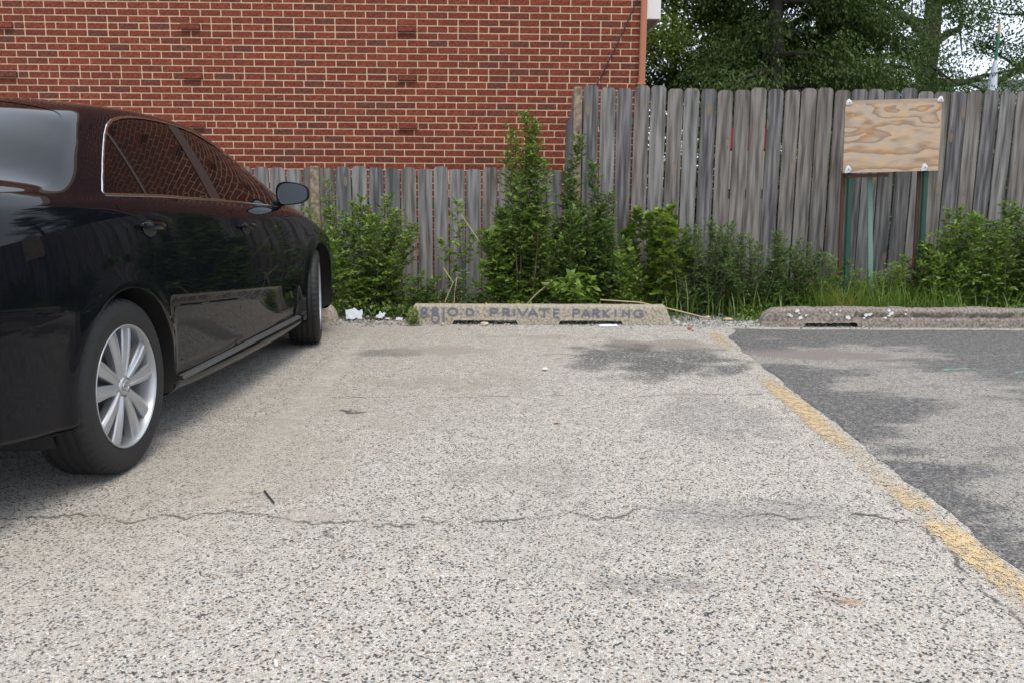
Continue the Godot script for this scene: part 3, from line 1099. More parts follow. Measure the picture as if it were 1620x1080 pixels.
# o: seed, stems: [[base, tip, leafy_from]...] local, twig (length), step (twig spacing), leaf mesh, gap (leaf spacing), c0, c1 colours, tip colour, flat
func shrub(called: String, label: String, category: String, at: Vector3, o: Dictionary) -> Node3D:
	var t := thing(called, label, category, at, 0.0, o.get("group", ""))
	var r := RandomNumberGenerator.new()
	r.seed = o.seed
	var b := MB.new()
	var xf := []
	var cols := []
	for s in o.stems:
		var p0: Vector3 = s[0]
		var p1: Vector3 = s[1]
		var from: float = s[2]
		var len0 := p0.distance_to(p1)
		var path := []
		var rad := []
		var bow := rv(r) * len0 * 0.10
		for k in 9:
			var u := k / 8.0
			path.append(p0.lerp(p1, u) + bow * sin(u * PI) + rv(r) * 0.012 * len0 * u)
			rad.append(lerpf(o.get("thick", 0.008) * (0.6 + 0.4 * len0), 0.0018, u))
		b.tube(path, rad, 5, false)
		var nt := int(len0 * (1.0 - from) / o.step)
		for q in nt:
			var u := from + (1.0 - from) * (q + r.randf()) / nt
			var f := u * 8.0
			var k := mini(int(f), 7)
			var pos: Vector3 = (path[k] as Vector3).lerp(path[k + 1], f - k)
			var ang := q * 2.4 + r.randf() * 1.2
			var rise := r.randf_range(-0.15, 0.75) + 0.5 * u
			var dir := Vector3(cos(ang), rise, sin(ang) * o.get("depth", 0.8)).normalized()
			var tl: float = o.twig * r.randf_range(0.45, 1.15) * lerpf(1.0, o.get("top", 0.35), (u - from) / (1.0 - from + 1e-5))
			var end := pos + dir * tl + Vector3(0, -0.12 * tl, 0)
			var mid := pos.lerp(end, 0.5) + rv(r) * 0.1 * tl + Vector3(0, 0.08 * tl, 0)
			b.tube([pos, mid, end], [0.0026, 0.0018, 0.001], 3, false)
			var nl := int(tl / o.gap) + 2
			for j in nl:
				var w := (j + 0.6) / nl
				var lp := pos.lerp(mid, w * 2.0) if w < 0.5 else mid.lerp(end, w * 2.0 - 1.0)
				for sgn in [-1.0, 1.0]:
					if r.randf() < 0.06: continue
					var sid: Vector3 = dir.cross(Vector3.UP).normalized() * sgn
					var ld: Vector3 = (dir * r.randf_range(0.2, 0.9) + sid * r.randf_range(0.4, 1.0) + Vector3(0, r.randf_range(-0.45, 0.5), 0) + rv(r) * 0.25)
					var up := (Vector3.UP + rv(r) * 0.75).normalized()
					xf.append(Transform3D(leaf_basis(ld, up, r.randf_range(0.6, 1.15) * lerpf(1.0, 0.8, u)), lp))
					cols.append(shade(r, o))
			xf.append(Transform3D(leaf_basis(dir + rv(r) * 0.3, (Vector3.UP + rv(r) * 0.5).normalized(), r.randf_range(0.7, 1.1)), end))
			cols.append(shade(r, o))
		# leader tuft
		for q in 6:
			xf.append(Transform3D(leaf_basis(Vector3(r.randf_range(-1, 1), r.randf_range(0.3, 1.3), r.randf_range(-1, 1)), (Vector3.UP + rv(r)).normalized(), r.randf_range(0.6, 1.0)), path[8] + rv(r) * 0.01))
			cols.append(shade(r, o))
	obj("stems", b, M.twig, t)
	merged("foliage", o.leaf, xf, cols, M.leaf, t)
	return t

func shade(r: RandomNumberGenerator, o: Dictionary) -> Color:
	var c: Color = (o.c0 as Color).lerp(o.c1, r.randf())
	if r.randf() < o.get("pale", 0.24): c = c.lerp(Color(0.27, 0.35, 0.12), 0.55)
	var k := r.randf_range(0.82, 1.18)
	return Color(c.r * k, c.g * k, c.b * k)

func fan(r: RandomNumberGenerator, cnt: int, wide: float, deep: float, lo: float, hi: float, from: float, spread := 1.0) -> Array:
	var out := []
	for k in cnt:
		var x := (k + 0.5) / cnt * 2.0 - 1.0 + r.randf_range(-0.2, 0.2)
		var z := r.randf_range(-1, 1)
		var h := lerpf(hi, lo, x * x) * r.randf_range(0.8, 1.05)
		out.append([Vector3(x * wide * 0.35, 0, z * deep * 0.35), Vector3(x * wide * spread, h, z * deep), from])
	return out

func blade_mesh(long: float, wide: float, bend: float, m: Material) -> ArrayMesh:
	var b := MB.new()
	var prev := []
	for k in 5:
		var u := k / 4.0
		var c := Vector3(0, long * (u - 0.18 * bend * u * u), long * bend * u * u * 0.7)
		var hw := wide * 0.5 * (1.0 - pow(u, 1.6))
		var cur := [c + Vector3(-hw, 0, 0), c + Vector3(hw, 0, 0)]
		if k > 0:
			var nn := Vector3(0, bend * u, -1).normalized()
			b.tri(prev[0], prev[1], cur[1], nn, nn, nn)
			if k < 4: b.tri(prev[0], cur[1], cur[0], nn, nn, nn)
		prev = cur
	return mesh_of(b, m)

# a tree: trunk with limbs, crown of many leaves in clumps
func tree(called: String, label: String, at: Vector3, o: Dictionary) -> Node3D:
	var t := thing(called, label, "tree", at, 0.0, "trees behind the fence" if not o.get("away", false) else "trees at the side of the lot")
	var r := RandomNumberGenerator.new()
	r.seed = o.seed
	var b := MB.new()
	var H: float = o.h
	var lean: Vector3 = o.get("lean", Vector3.ZERO)
	var path := []
	var rad := []
	for k in 11:
		var u := k / 10.0
		path.append(Vector3(0, H * 0.9 * u, 0) + lean * u * u + rv(r) * 0.05 * Vector3(1, 0, 1))
		rad.append(lerpf(o.trunk, o.trunk * 0.2, u) * (1.35 if k == 0 else 1.0))
	b.tube(path, rad, 9, false)
	var xf := []
	var cols := []
	var ends := []
	var nl: int = o.limbs
	for q in nl:
		var u: float = lerpf(o.from, 0.98, (q + r.randf()) / nl)
		var f := u * 10.0
		var k := mini(int(f), 9)
		var pos: Vector3 = (path[k] as Vector3).lerp(path[k + 1], f - k)
		var ang := q * 2.4 + r.randf()
		var reach: float = o.spread * r.randf_range(0.6, 1.1) * (1.0 - 0.65 * pow((u - o.from) / (1.0 - o.from), 1.5))
		var dir := Vector3(cos(ang), r.randf_range(o.get("rise0", 0.0), o.get("rise1", 0.8)), sin(ang)).normalized()
		var lp := [pos]
		var lr := [float(o.trunk) * 0.42 * (1.1 - 0.6 * u)]
		var p := pos
		for s in 5:
			dir = (dir + rv(r) * 0.28 + Vector3(0, o.get("droop", 0.0), 0)).normalized()
			p = p + dir * reach / 5.0
			lp.append(p); lr.append(float(lr[0]) * (1.0 - (s + 1) / 5.5))
			if s >= 1:
				for e in 2:
					var sd := (dir + rv(r) * 1.0).normalized()
					var q2: Vector3 = p + sd * reach * r.randf_range(0.15, 0.35)
					b.tube([p, p.lerp(q2, 0.5) + rv(r) * 0.05, q2], [lr[-1] * 0.5 + 0.004, lr[-1] * 0.3 + 0.003, 0.003], 4, false)
					ends.append([q2, sd])
		ends.append([p, dir])
		b.tube(lp, lr, 6, false)
	var per: int = maxi(1, int(o.leaves / maxf(ends.size(), 1)))
	for e in ends:
		var cr: float = o.clump * r.randf_range(0.6, 1.25)
		var cc: Vector3 = e[0]
		for k in per:
			var dd := rv(r)
			while dd.length_squared() > 1.0: dd = rv(r)
			var pos := cc + Vector3(dd.x, dd.y * o.get("flat", 0.6), dd.z) * cr
			var ld: Vector3 = rv(r) + (e[1] as Vector3) * 0.6 + Vector3(0, o.get("hang", -0.2), 0)
			xf.append(Transform3D(leaf_basis(ld, (Vector3.UP + rv(r) * 0.9).normalized(), r.randf_range(0.65, 1.25)), pos))
			var c := shade(r, o)
			cols.append(c)
	obj("trunk", b, o.get("bark", M.bark), t)
	merged("crown", o.leaf, xf, cols, M.far_leaf, t)
	return t

# ------------------------------------------------------------------ fences
func board_mesh(w: float, h: float, ear: float, r: RandomNumberGenerator, m: Material) -> ArrayMesh:
	var b := MB.new()
	var th := 0.016
	var cup := r.randf_range(-0.003, 0.004)
	var bow := r.randf_range(-0.006, 0.006)
	var twist := r.randf_range(-0.015, 0.015)
	var uo := r.randf_range(0.14, 0.86)
	var vo := 0.985 - r.randf() * maxf(0.0, 0.93 - h / 2.15)
	var flip := 1.0 if r.randf() < 0.5 else -1.0
	var turned := r.randf() < 0.5
	var rows := []
	var q := 0.024 + r.randf() * 0.010
	for e in [[0.0, 0.0], [0.3, 0.0], [0.6, 0.0], [0.85, 0.0], [-1.0, 0.0], [-0.5, 0.34], [-0.16, 0.72], [0.0, 1.0]]:
		var y: float = h * e[0] if e[0] > 0.0 else (h + ear * e[0] if e[0] < 0.0 else (0.0 if rows.is_empty() else h))
		var hw: float = w * 0.5 - q * e[1]
		var row := []
		for k in [-1.0, 0.0, 1.0]:
			var z: float = (cup if k == 0.0 else 0.0) + bow * sin(PI * y / h) + twist * k * hw * y / h
			row.append(Vector3(k * hw, y, z))
		rows.append(row)
	var uvf := func(p: Vector3) -> Vector2: return Vector2(uo + p.x * flip / 0.56, (vo - p.y / 2.15) if turned else (1.0 - vo + p.y / 2.15))
	var nf := [Vector3(-0.10, 0, 1).normalized(), Vector3(0, 0, 1), Vector3(0.10, 0, 1).normalized()]
	for i in rows.size() - 1:
		for k in 2:
			var a: Vector3 = rows[i][k]
			var c: Vector3 = rows[i][k + 1]
			var d: Vector3 = rows[i + 1][k + 1]
			var e: Vector3 = rows[i + 1][k]
			b.tri(a, c, d, nf[k], nf[k + 1], nf[k + 1], uvf.call(a), uvf.call(c), uvf.call(d))
			b.tri(a, d, e, nf[k], nf[k + 1], nf[k], uvf.call(a), uvf.call(d), uvf.call(e))
		for k in [0, 2]:
			var o := Vector3(-1 if k == 0 else 1, 0, 0)
			var a: Vector3 = rows[i][k]
			var c: Vector3 = rows[i + 1][k]
			var back := Vector3(0, 0, -th)
			b.tri(a, c, c + back, o, o, o, uvf.call(a), uvf.call(c), uvf.call(c) + Vector2(0.02, 0))
			b.tri(a, c + back, a + back, o, o, o, uvf.call(a), uvf.call(c) + Vector2(0.02, 0), uvf.call(a) + Vector2(0.02, 0))
	var t: Array = rows[-1]
	var up := Vector3.UP
	var bk := Vector3(0, 0, -th)
	b.tri(t[0], t[2], t[2] + bk, up, up, up, uvf.call(t[0]), uvf.call(t[2]), uvf.call(t[2]))
	b.tri(t[0], t[2] + bk, t[0] + bk, up, up, up, uvf.call(t[0]), uvf.call(t[2]), uvf.call(t[0]))
	var z0 := Vector3(0, 0, -1)
	b.tri(rows[0][0] + bk, rows[0][2] + bk, t[2] + bk, z0, z0, z0, uvf.call(rows[0][0]), uvf.call(rows[0][2]), uvf.call(t[2]))
	b.tri(rows[0][0] + bk, t[2] + bk, t[0] + bk, z0, z0, z0, uvf.call(rows[0][0]), uvf.call(t[2]), uvf.call(t[0]))
	return mesh_of(b, m)

func fence(called: String, label: String, xa: float, xb: float, z: float, h: float, pitch: float, sd: int, rails: Array) -> Node3D:
	var t := thing(called, label, "fence", Vector3(xa, 0, z))
	var r := RandomNumberGenerator.new()
	r.seed = sd
	var x := 0.0
	var mats := [M.wood_a, M.wood_b, M.wood_c]
	var last := -1
	while x < xb - xa:
		var w := pitch - r.randf_range(0.009, 0.019)
		var k := r.randi() % 3
		if k == last and r.randf() < 0.6: k = (k + 1) % 3
		last = k
		var o := put("board", board_mesh(w, h + r.randf_range(-0.016, 0.016), 0.028, r, mats[k]), t)
		o.position = Vector3(x + pitch * 0.5, r.randf_range(0.03, 0.05), r.randf_range(-0.004, 0.004))
		o.rotation.z = r.randf_range(-0.0025, 0.0025)
		x += pitch
	for y in rails:
		var rb := MB.new()
		rb.box(Vector3((xb - xa) * 0.5, y, -0.047), Vector3(xb - xa, 0.09, 0.038), 0.004)
		obj("rail", rb, M.post_wood, t)
	var px := 0.05
	while px < xb - xa:
		var pb := MB.new()
		pb.box(Vector3(px, h * 0.48, -0.112), Vector3(0.09, h * 0.96, 0.09), 0.005)
		obj("post", pb, M.post_wood, t)
		px += 2.4
	return t

# ------------------------------------------------------------------ parking stops
const GLYPH := {
	"8": [[[0.5, 0.5], [0.2, 0.62], [0.15, 0.8], [0.35, 0.97], [0.65, 0.97], [0.85, 0.8], [0.75, 0.62], [0.5, 0.5], [0.2, 0.36], [0.12, 0.18], [0.35, 0.03], [0.65, 0.03], [0.88, 0.18], [0.8, 0.38], [0.5, 0.5]]],
	"1": [[[0.5, 1.0], [0.48, 0.0]]],
	"0": [[[0.5, 1.0], [0.18, 0.85], [0.08, 0.5], [0.2, 0.12], [0.5, 0.0], [0.82, 0.14], [0.93, 0.5], [0.82, 0.86], [0.5, 1.0]]],
	"D": [[[0.12, 0.0], [0.12, 1.0], [0.6, 0.92], [0.9, 0.55], [0.7, 0.12], [0.12, 0.0]]],
	"P": [[[0.12, 0.0], [0.14, 1.0], [0.7, 0.98], [0.9, 0.75], [0.7, 0.5], [0.14, 0.46]]],
	"R": [[[0.12, 0.0], [0.14, 1.0], [0.7, 0.97], [0.86, 0.76], [0.66, 0.53], [0.14, 0.5]], [[0.45, 0.5], [0.92, 0.0]]],
	"I": [[[0.5, 1.0], [0.5, 0.0]]],
	"V": [[[0.05, 1.0], [0.48, 0.0], [0.95, 1.0]]],
	"A": [[[0.04, 0.0], [0.5, 1.0], [0.95, 0.0]], [[0.22, 0.36], [0.8, 0.36]]],
	"T": [[[0.02, 0.97], [0.98, 1.0]], [[0.5, 0.98], [0.47, 0.0]]],
	"E": [[[0.9, 0.97], [0.15, 1.0], [0.15, 0.02], [0.92, 0.0]], [[0.15, 0.5], [0.75, 0.52]]],
	"K": [[[0.15, 1.0], [0.13, 0.0]], [[0.85, 1.0], [0.18, 0.48], [0.92, 0.0]]],
	"N": [[[0.12, 0.0], [0.14, 1.0]], [[0.16, 0.72], [0.84, 0.34]], [[0.86, 1.0], [0.87, 0.0]]],
	"G": [[[0.9, 0.86], [0.6, 1.0], [0.2, 0.86], [0.1, 0.5], [0.25, 0.1], [0.6, 0.0], [0.9, 0.16], [0.92, 0.46], [0.55, 0.46]]],
}

func stop_section(u: float, o: Dictionary) -> Array:
	# outline toward the camera (+d) and up, for a place u metres along
	var L: float = o.long
	var e := minf(u, L - u)
	var hh: float = o.h * clampf(0.12 + e / 0.062, 0.0, 1.0) if o.has("bevel") else o.h * pow(clampf(e / 0.10 + 0.02, 0.0, 1.0), 0.45)
	var lift := 0.0
	for g in o.get("gaps", []):
		lift = maxf(lift, 0.038 * smoothstep(0.0, 0.02, u - g[0]) * smoothstep(0.0, 0.02, g[1] - u))
	var out := []
	var W: float = o.w * (1.0 if o.has("bevel") else 0.7 + 0.3 * clampf(e / 0.08, 0.0, 1.0))
	for p in [[0.50, 0.0], [0.50, 0.06], [0.485, 0.14], [0.455, 0.33], [0.438, 0.42], [0.425, 0.5], [0.41, 0.59], [0.395, 0.68], [0.378, 0.77], [0.365, 0.84], [0.335, 0.94], [0.27, 0.985], [0.1, 1.0], [-0.1, 1.0], [-0.27, 0.985], [-0.36, 0.88], [-0.42, 0.5], [-0.49, 0.12], [-0.50, 0.0]]:
		out.append(Vector2(p[0] * W, maxf(p[1] * hh, lift)))
	return out

func parking_stop(label: String, at: Vector3, turn: float, o: Dictionary, m: Material) -> Node3D:
	var t := thing("parking_stop", label, "parking stop", at, turn)
	var nz := noise(1.0, o.seed, 4)
	var rows := []
	var steps := int(o.long / 0.0125)
	for i in steps + 1:
		var u: float = o.long * i / steps
		var s := stop_section(u, o)
		var row := []
		for k in s.size():
			var p: Vector2 = s[k]
			var rough: float = o.rough
			var d := nz.get_noise_3d(u * 3.0, p.y * 9.0, p.x * 9.0) * rough + nz.get_noise_3d(u * 22.0, p.y * 40.0, p.x * 40.0) * rough * 0.45
			var dir := Vector2(p.x, p.y - o.h * 0.4).normalized()
			var q := p + dir * d
			# a long split in the face
			if o.has("split"):
				var sy: float = o.split[2] + 0.012 * nz.get_noise_1d(u * 5.0 + 40.0)
				if p.x > 0 and u > o.split[0] and u < o.split[1]:
					q += Vector2(-0.035, -0.006) * exp(-pow((p.y - sy) / 0.013, 2.0)) * clampf(0.6 + 1.6 * nz.get_noise_1d(u * 9.0), 0.0, 1.0)
			if p.y <= 0.001: q.y = -0.004
			row.append(Vector3(u - o.long * 0.5, q.y, q.x))
		rows.append(row)
	var b := MB.new()
	b.grid(rows, false, Vector2.ONE, true)
	for e in [0, steps]:
		var c := Vector3(0, 0, 0)
		for p in rows[e]: c += p
		c /= rows[e].size()
		for k in rows[e].size() - 1:
			var nn := Vector3(-1 if e == 0 else 1, 0.2, 0).normalized()
			b.tri(c, rows[e][k], rows[e][k + 1], nn, nn, nn)
	obj("block", b, m, t)
	return t

func stroke(b: MB, pts: Array, wide: float, place: Callable, r: RandomNumberGenerator) -> void:
	# a brushed ribbon with uneven width on a face; place(x, y) gives the point, normal is baked in by caller
	var q := []
	for i in pts.size() - 1:
		var a := Vector2(pts[i][0], pts[i][1])
		var c := Vector2(pts[i + 1][0], pts[i + 1][1])
		var st := maxi(2, int(a.distance_to(c) / 0.012))
		for k in st: q.append(a.lerp(c, float(k) / st))
	q.append(Vector2(pts[-1][0], pts[-1][1]))
	var L := []
	var R := []
	for i in q.size():
		var t: Vector2 = (q[mini(i + 1, q.size() - 1)] - q[maxi(i - 1, 0)]).normalized()
		var nn := Vector2(-t.y, t.x)
		var w := wide * r.randf_range(0.38, 0.6)
		L.append(q[i] + nn * w); R.append(q[i] - nn * w)
	var out := Vector3(0, 0.25, 1).normalized()
	for i in q.size() - 1:
		var a: Vector3 = place.call(L[i])
		var c: Vector3 = place.call(R[i])
		var d: Vector3 = place.call(R[i + 1])
		var e: Vector3 = place.call(L[i + 1])
		b.tri(a, c, d, out, out, out)
		b.tri(a, d, e, out, out, out)

func letters(stop: Node3D, o: Dictionary) -> void:
	var r := RandomNumberGenerator.new()
	r.seed = 77
	var s := stop_section(o.long * 0.5, o)
	var place := func(p: Vector2) -> Vector3:
		# p.x along the block from its left end, p.y 0..1 up the sloping face
		var f: float = clampf(p.y, 0.0, 1.0) * o.h * 0.93
		for k in range(1, 12):
			if s[k].y <= f and s[k + 1].y > f:
				return Vector3(p.x - o.long * 0.5, f, lerpf(s[k].x, s[k + 1].x, (f - s[k].y) / (s[k + 1].y - s[k].y)) + 0.0045)
		return Vector3(p.x - o.long * 0.5, f, s[1].x + 0.0045)
	# glyph, left, right (from the picture strip 80..1445), top, bottom on the face
	for g in [["8", 148, 188, 0.92, 0.40], ["8", 204, 242, 0.92, 0.52], ["0", 203, 247, 0.60, 0.12], ["1", 256, 278, 0.93, 0.16], ["0", 286, 341, 0.90, 0.50], ["D", 380, 426, 0.87, 0.50], ["P", 502, 550, 0.88, 0.48], ["R", 568, 608, 0.87, 0.48], ["I", 620, 638, 0.87, 0.48], ["V", 644, 702, 0.90, 0.48], ["A", 698, 752, 0.87, 0.46], ["T", 754, 816, 0.87, 0.44], ["E", 828, 864, 0.85, 0.42], ["P", 928, 970, 0.87, 0.44], ["A", 974, 1022, 0.86, 0.44], ["R", 1030, 1072, 0.85, 0.44], ["K", 1084, 1124, 0.84, 0.44], ["I", 1143, 1158, 0.84, 0.46], ["N", 1184, 1226, 0.84, 0.46], ["G", 1240, 1296, 0.83, 0.46]]:
		var b := MB.new()
		var x0: float = (g[1] - 80.0) / 1365.0 * o.long
		var x1: float = (g[2] - 80.0) / 1365.0 * o.long
		for st in GLYPH[g[0]]:
			var pts := []
			for p in st: pts.append([lerpf(x0, x1, p[0]), lerpf(g[4], g[3], p[1])])
			# width is measured in block lengths; the face is o.h tall, so scale y for an even brush
			var flat := []
			for p in pts: flat.append([p[0], p[1] * o.h])
			stroke(b, flat, 0.0165, func(p: Vector2) -> Vector3: return place.call(Vector2(p.x, p.y / o.h)), r)
		obj("painted_letter", b, M.letter, stop)

# ------------------------------------------------------------------ the scene
func materials() -> void:
	var paint := mat(Color(0.004, 0.0045, 0.007), 0.03)
	paint.metallic_specular = 0.31
	M.paint = paint
	M.tint = mat(Color(0.004, 0.004, 0.0045), 0.015)
	M.tint.metallic_specular = 0.3
	M.gloss_black = mat(Color(0.012, 0.012, 0.013), 0.35)
	M.black_plastic = mat(Color(0.012, 0.012, 0.012), 0.75)
	M.chrome = mat(Color(0.52, 0.52, 0.54), 0.16, 1.0)
	M.sill_sheen = mat(Color(0.06, 0.064, 0.066), 0.4)  # lighter grey paints in the sky reflected on the rocker ledge
	M.alloy = mat(Color(0.43, 0.44, 0.46), 0.36, 0.75)
	M.brake = mat(Color(0.10, 0.10, 0.10), 0.5, 0.6)
	M.rubber = mat(Color(0.008, 0.008, 0.009), 0.65)
	M.mirror = mat(Color(0.30, 0.32, 0.34), 0.03, 1.0)
	M.red_lens = mat(Color(0.25, 0.01, 0.012), 0.08)
	M.lens = mat(Color(0.35, 0.36, 0.37), 0.08)
	M.plate = mat(Color(0.6, 0.6, 0.6), 0.5)
	# wood
	var grey := [[0.0, Color(0.05, 0.049, 0.049)], [0.25, Color(0.105, 0.102, 0.102)], [0.5, Color(0.165, 0.16, 0.16)], [0.75, Color(0.215, 0.208, 0.204)], [1.0, Color(0.27, 0.26, 0.25)]]
	var warm := [[0.0, Color(0.055, 0.047, 0.042)], [0.3, Color(0.105, 0.094, 0.087)], [0.6, Color(0.17, 0.156, 0.147)], [1.0, Color(0.25, 0.232, 0.215)]]
	var dark := [[0.0, Color(0.032, 0.031, 0.033)], [0.35, Color(0.075, 0.074, 0.077)], [0.65, Color(0.13, 0.127, 0.13)], [1.0, Color(0.22, 0.213, 0.212)]]
	var names := ["wood_a", "wood_b", "wood_c"]
	for k in 3:
		var im := wood_images(512, 1024, 200 + k * 7, [grey, warm, dark][k], [5, 4, 5][k])
		var m := StandardMaterial3D.new()
		m.albedo_texture = tex(im[0]); m.roughness = 0.9
		m.heightmap_enabled = true; m.heightmap_texture = tex(im[1]); m.heightmap_scale = 0.25
		M[names[k]] = m
	M.post_wood = tri_mat(mottled(256, 301, [[0.2, Color(0.06, 0.052, 0.045)], [0.8, Color(0.22, 0.19, 0.155)]]), 3.0, 0.9)
	M.tan_wood = tri_mat(mottled(256, 305, [[0.2, Color(0.12, 0.09, 0.065)], [0.8, Color(0.30, 0.235, 0.175)]]), 3.0, 0.9)
	# brick
	var bi := brick_images(512)
	var k2 := 0
	M.brick = []
	for c in [Color(0.228, 0.047, 0.023), Color(0.208, 0.042, 0.021), Color(0.25, 0.054, 0.026), Color(0.182, 0.040, 0.023), Color(0.15, 0.042, 0.028)]:
		var m := tri_mat(bi[0], 2.6, 0.92, bi[1], 0.12)
		if k2 > 0:
			m.albedo_texture = M.brick[0].albedo_texture; m.heightmap_texture = M.brick[0].heightmap_texture
		m.albedo_color = (c as Color * 1.12).linear_to_srgb()
		M.brick.append(m)
		k2 += 1
	M.mortar = tri_mat(mottled(256, 311, [[0.2, Color(0.48, 0.325, 0.205)], [0.8, Color(0.62, 0.44, 0.29)]], 0.05), 4.0, 0.95)
	M.downspout = mat(Color(0.36, 0.13, 0.065), 0.5)
	M.white_trim = mat(Color(0.70, 0.71, 0.73), 0.5)
	M.soffit = mat(Color(0.28, 0.27, 0.26), 0.7)
	M.cable = mat(Color(0.02, 0.02, 0.025), 0.6)
	# concrete
	var ci := mottled(512, 321, [[0.15, Color(0.16, 0.135, 0.105)], [0.45, Color(0.30, 0.262, 0.21)], [0.85, Color(0.44, 0.395, 0.33)]], 0.03)
	var ch := mottled(512, 322, [[0.2, Color(0, 0, 0)], [0.8, Color(1, 1, 1)]], 0.08)
	M.concrete = tri_mat(ci, 2.2, 0.95, ch, 0.3)
	var cw := mottled(512, 323, [[0.15, Color(0.085, 0.07, 0.058)], [0.45, Color(0.20, 0.17, 0.145)], [0.8, Color(0.33, 0.295, 0.26)]], 0.03)
	M.old_concrete = tri_mat(cw, 2.2, 0.95, ch, 0.5)
	M.letter = mat(Color(0.115, 0.125, 0.16), 0.9)
	M.white_paint = mat(Color(0.55, 0.55, 0.55), 0.8)
	M.paper = mat(Color(0.46, 0.48, 0.53), 0.85)
	# plants
	var lf := mat(Color(1, 1, 1), 0.42)
	lf.vertex_color_use_as_albedo = true
	lf.backlight_enabled = true; lf.backlight = Color(0.85, 0.9, 0.6)
	M.leaf = lf
	var far := mat(Color(1, 1, 1), 0.7)
	far.vertex_color_use_as_albedo = true
	far.backlight_enabled = true; far.backlight = Color(0.85, 0.9, 0.65)
	M.far_leaf = far
	M.twig = mat(Color(0.13, 0.10, 0.06), 0.85)
	M.bark = tri_mat(mottled(256, 331, [[0.2, Color(0.018, 0.016, 0.014)], [0.8, Color(0.08, 0.07, 0.058)]], 0.05), 1.2, 0.95)
	M.mossy = tri_mat(mottled(256, 332, [[0.2, Color(0.03, 0.035, 0.018)], [0.8, Color(0.09, 0.095, 0.05)]], 0.05), 1.2, 0.95)
	M.straw = mat(Color(0.42, 0.33, 0.19), 0.8)
	M.green_post = mat(Color(0.018, 0.062, 0.04), 0.5)
	M.teal_post = tri_mat(mottled(256, 341, [[0.2, Color(0.10, 0.20, 0.17)], [0.62, Color(0.16, 0.31, 0.27)], [0.8, Color(0.30, 0.24, 0.16)]], 0.06), 5.0, 0.6)
	M.rust = mat(Color(0.075, 0.032, 0.02), 0.85)

func brick_shape(w: float) -> ArrayMesh:
	var b := MB.new()
	b.box(Vector3.ZERO, Vector3(w, 0.0555, 0.05), 0.003)
	return mesh_of(b, null)

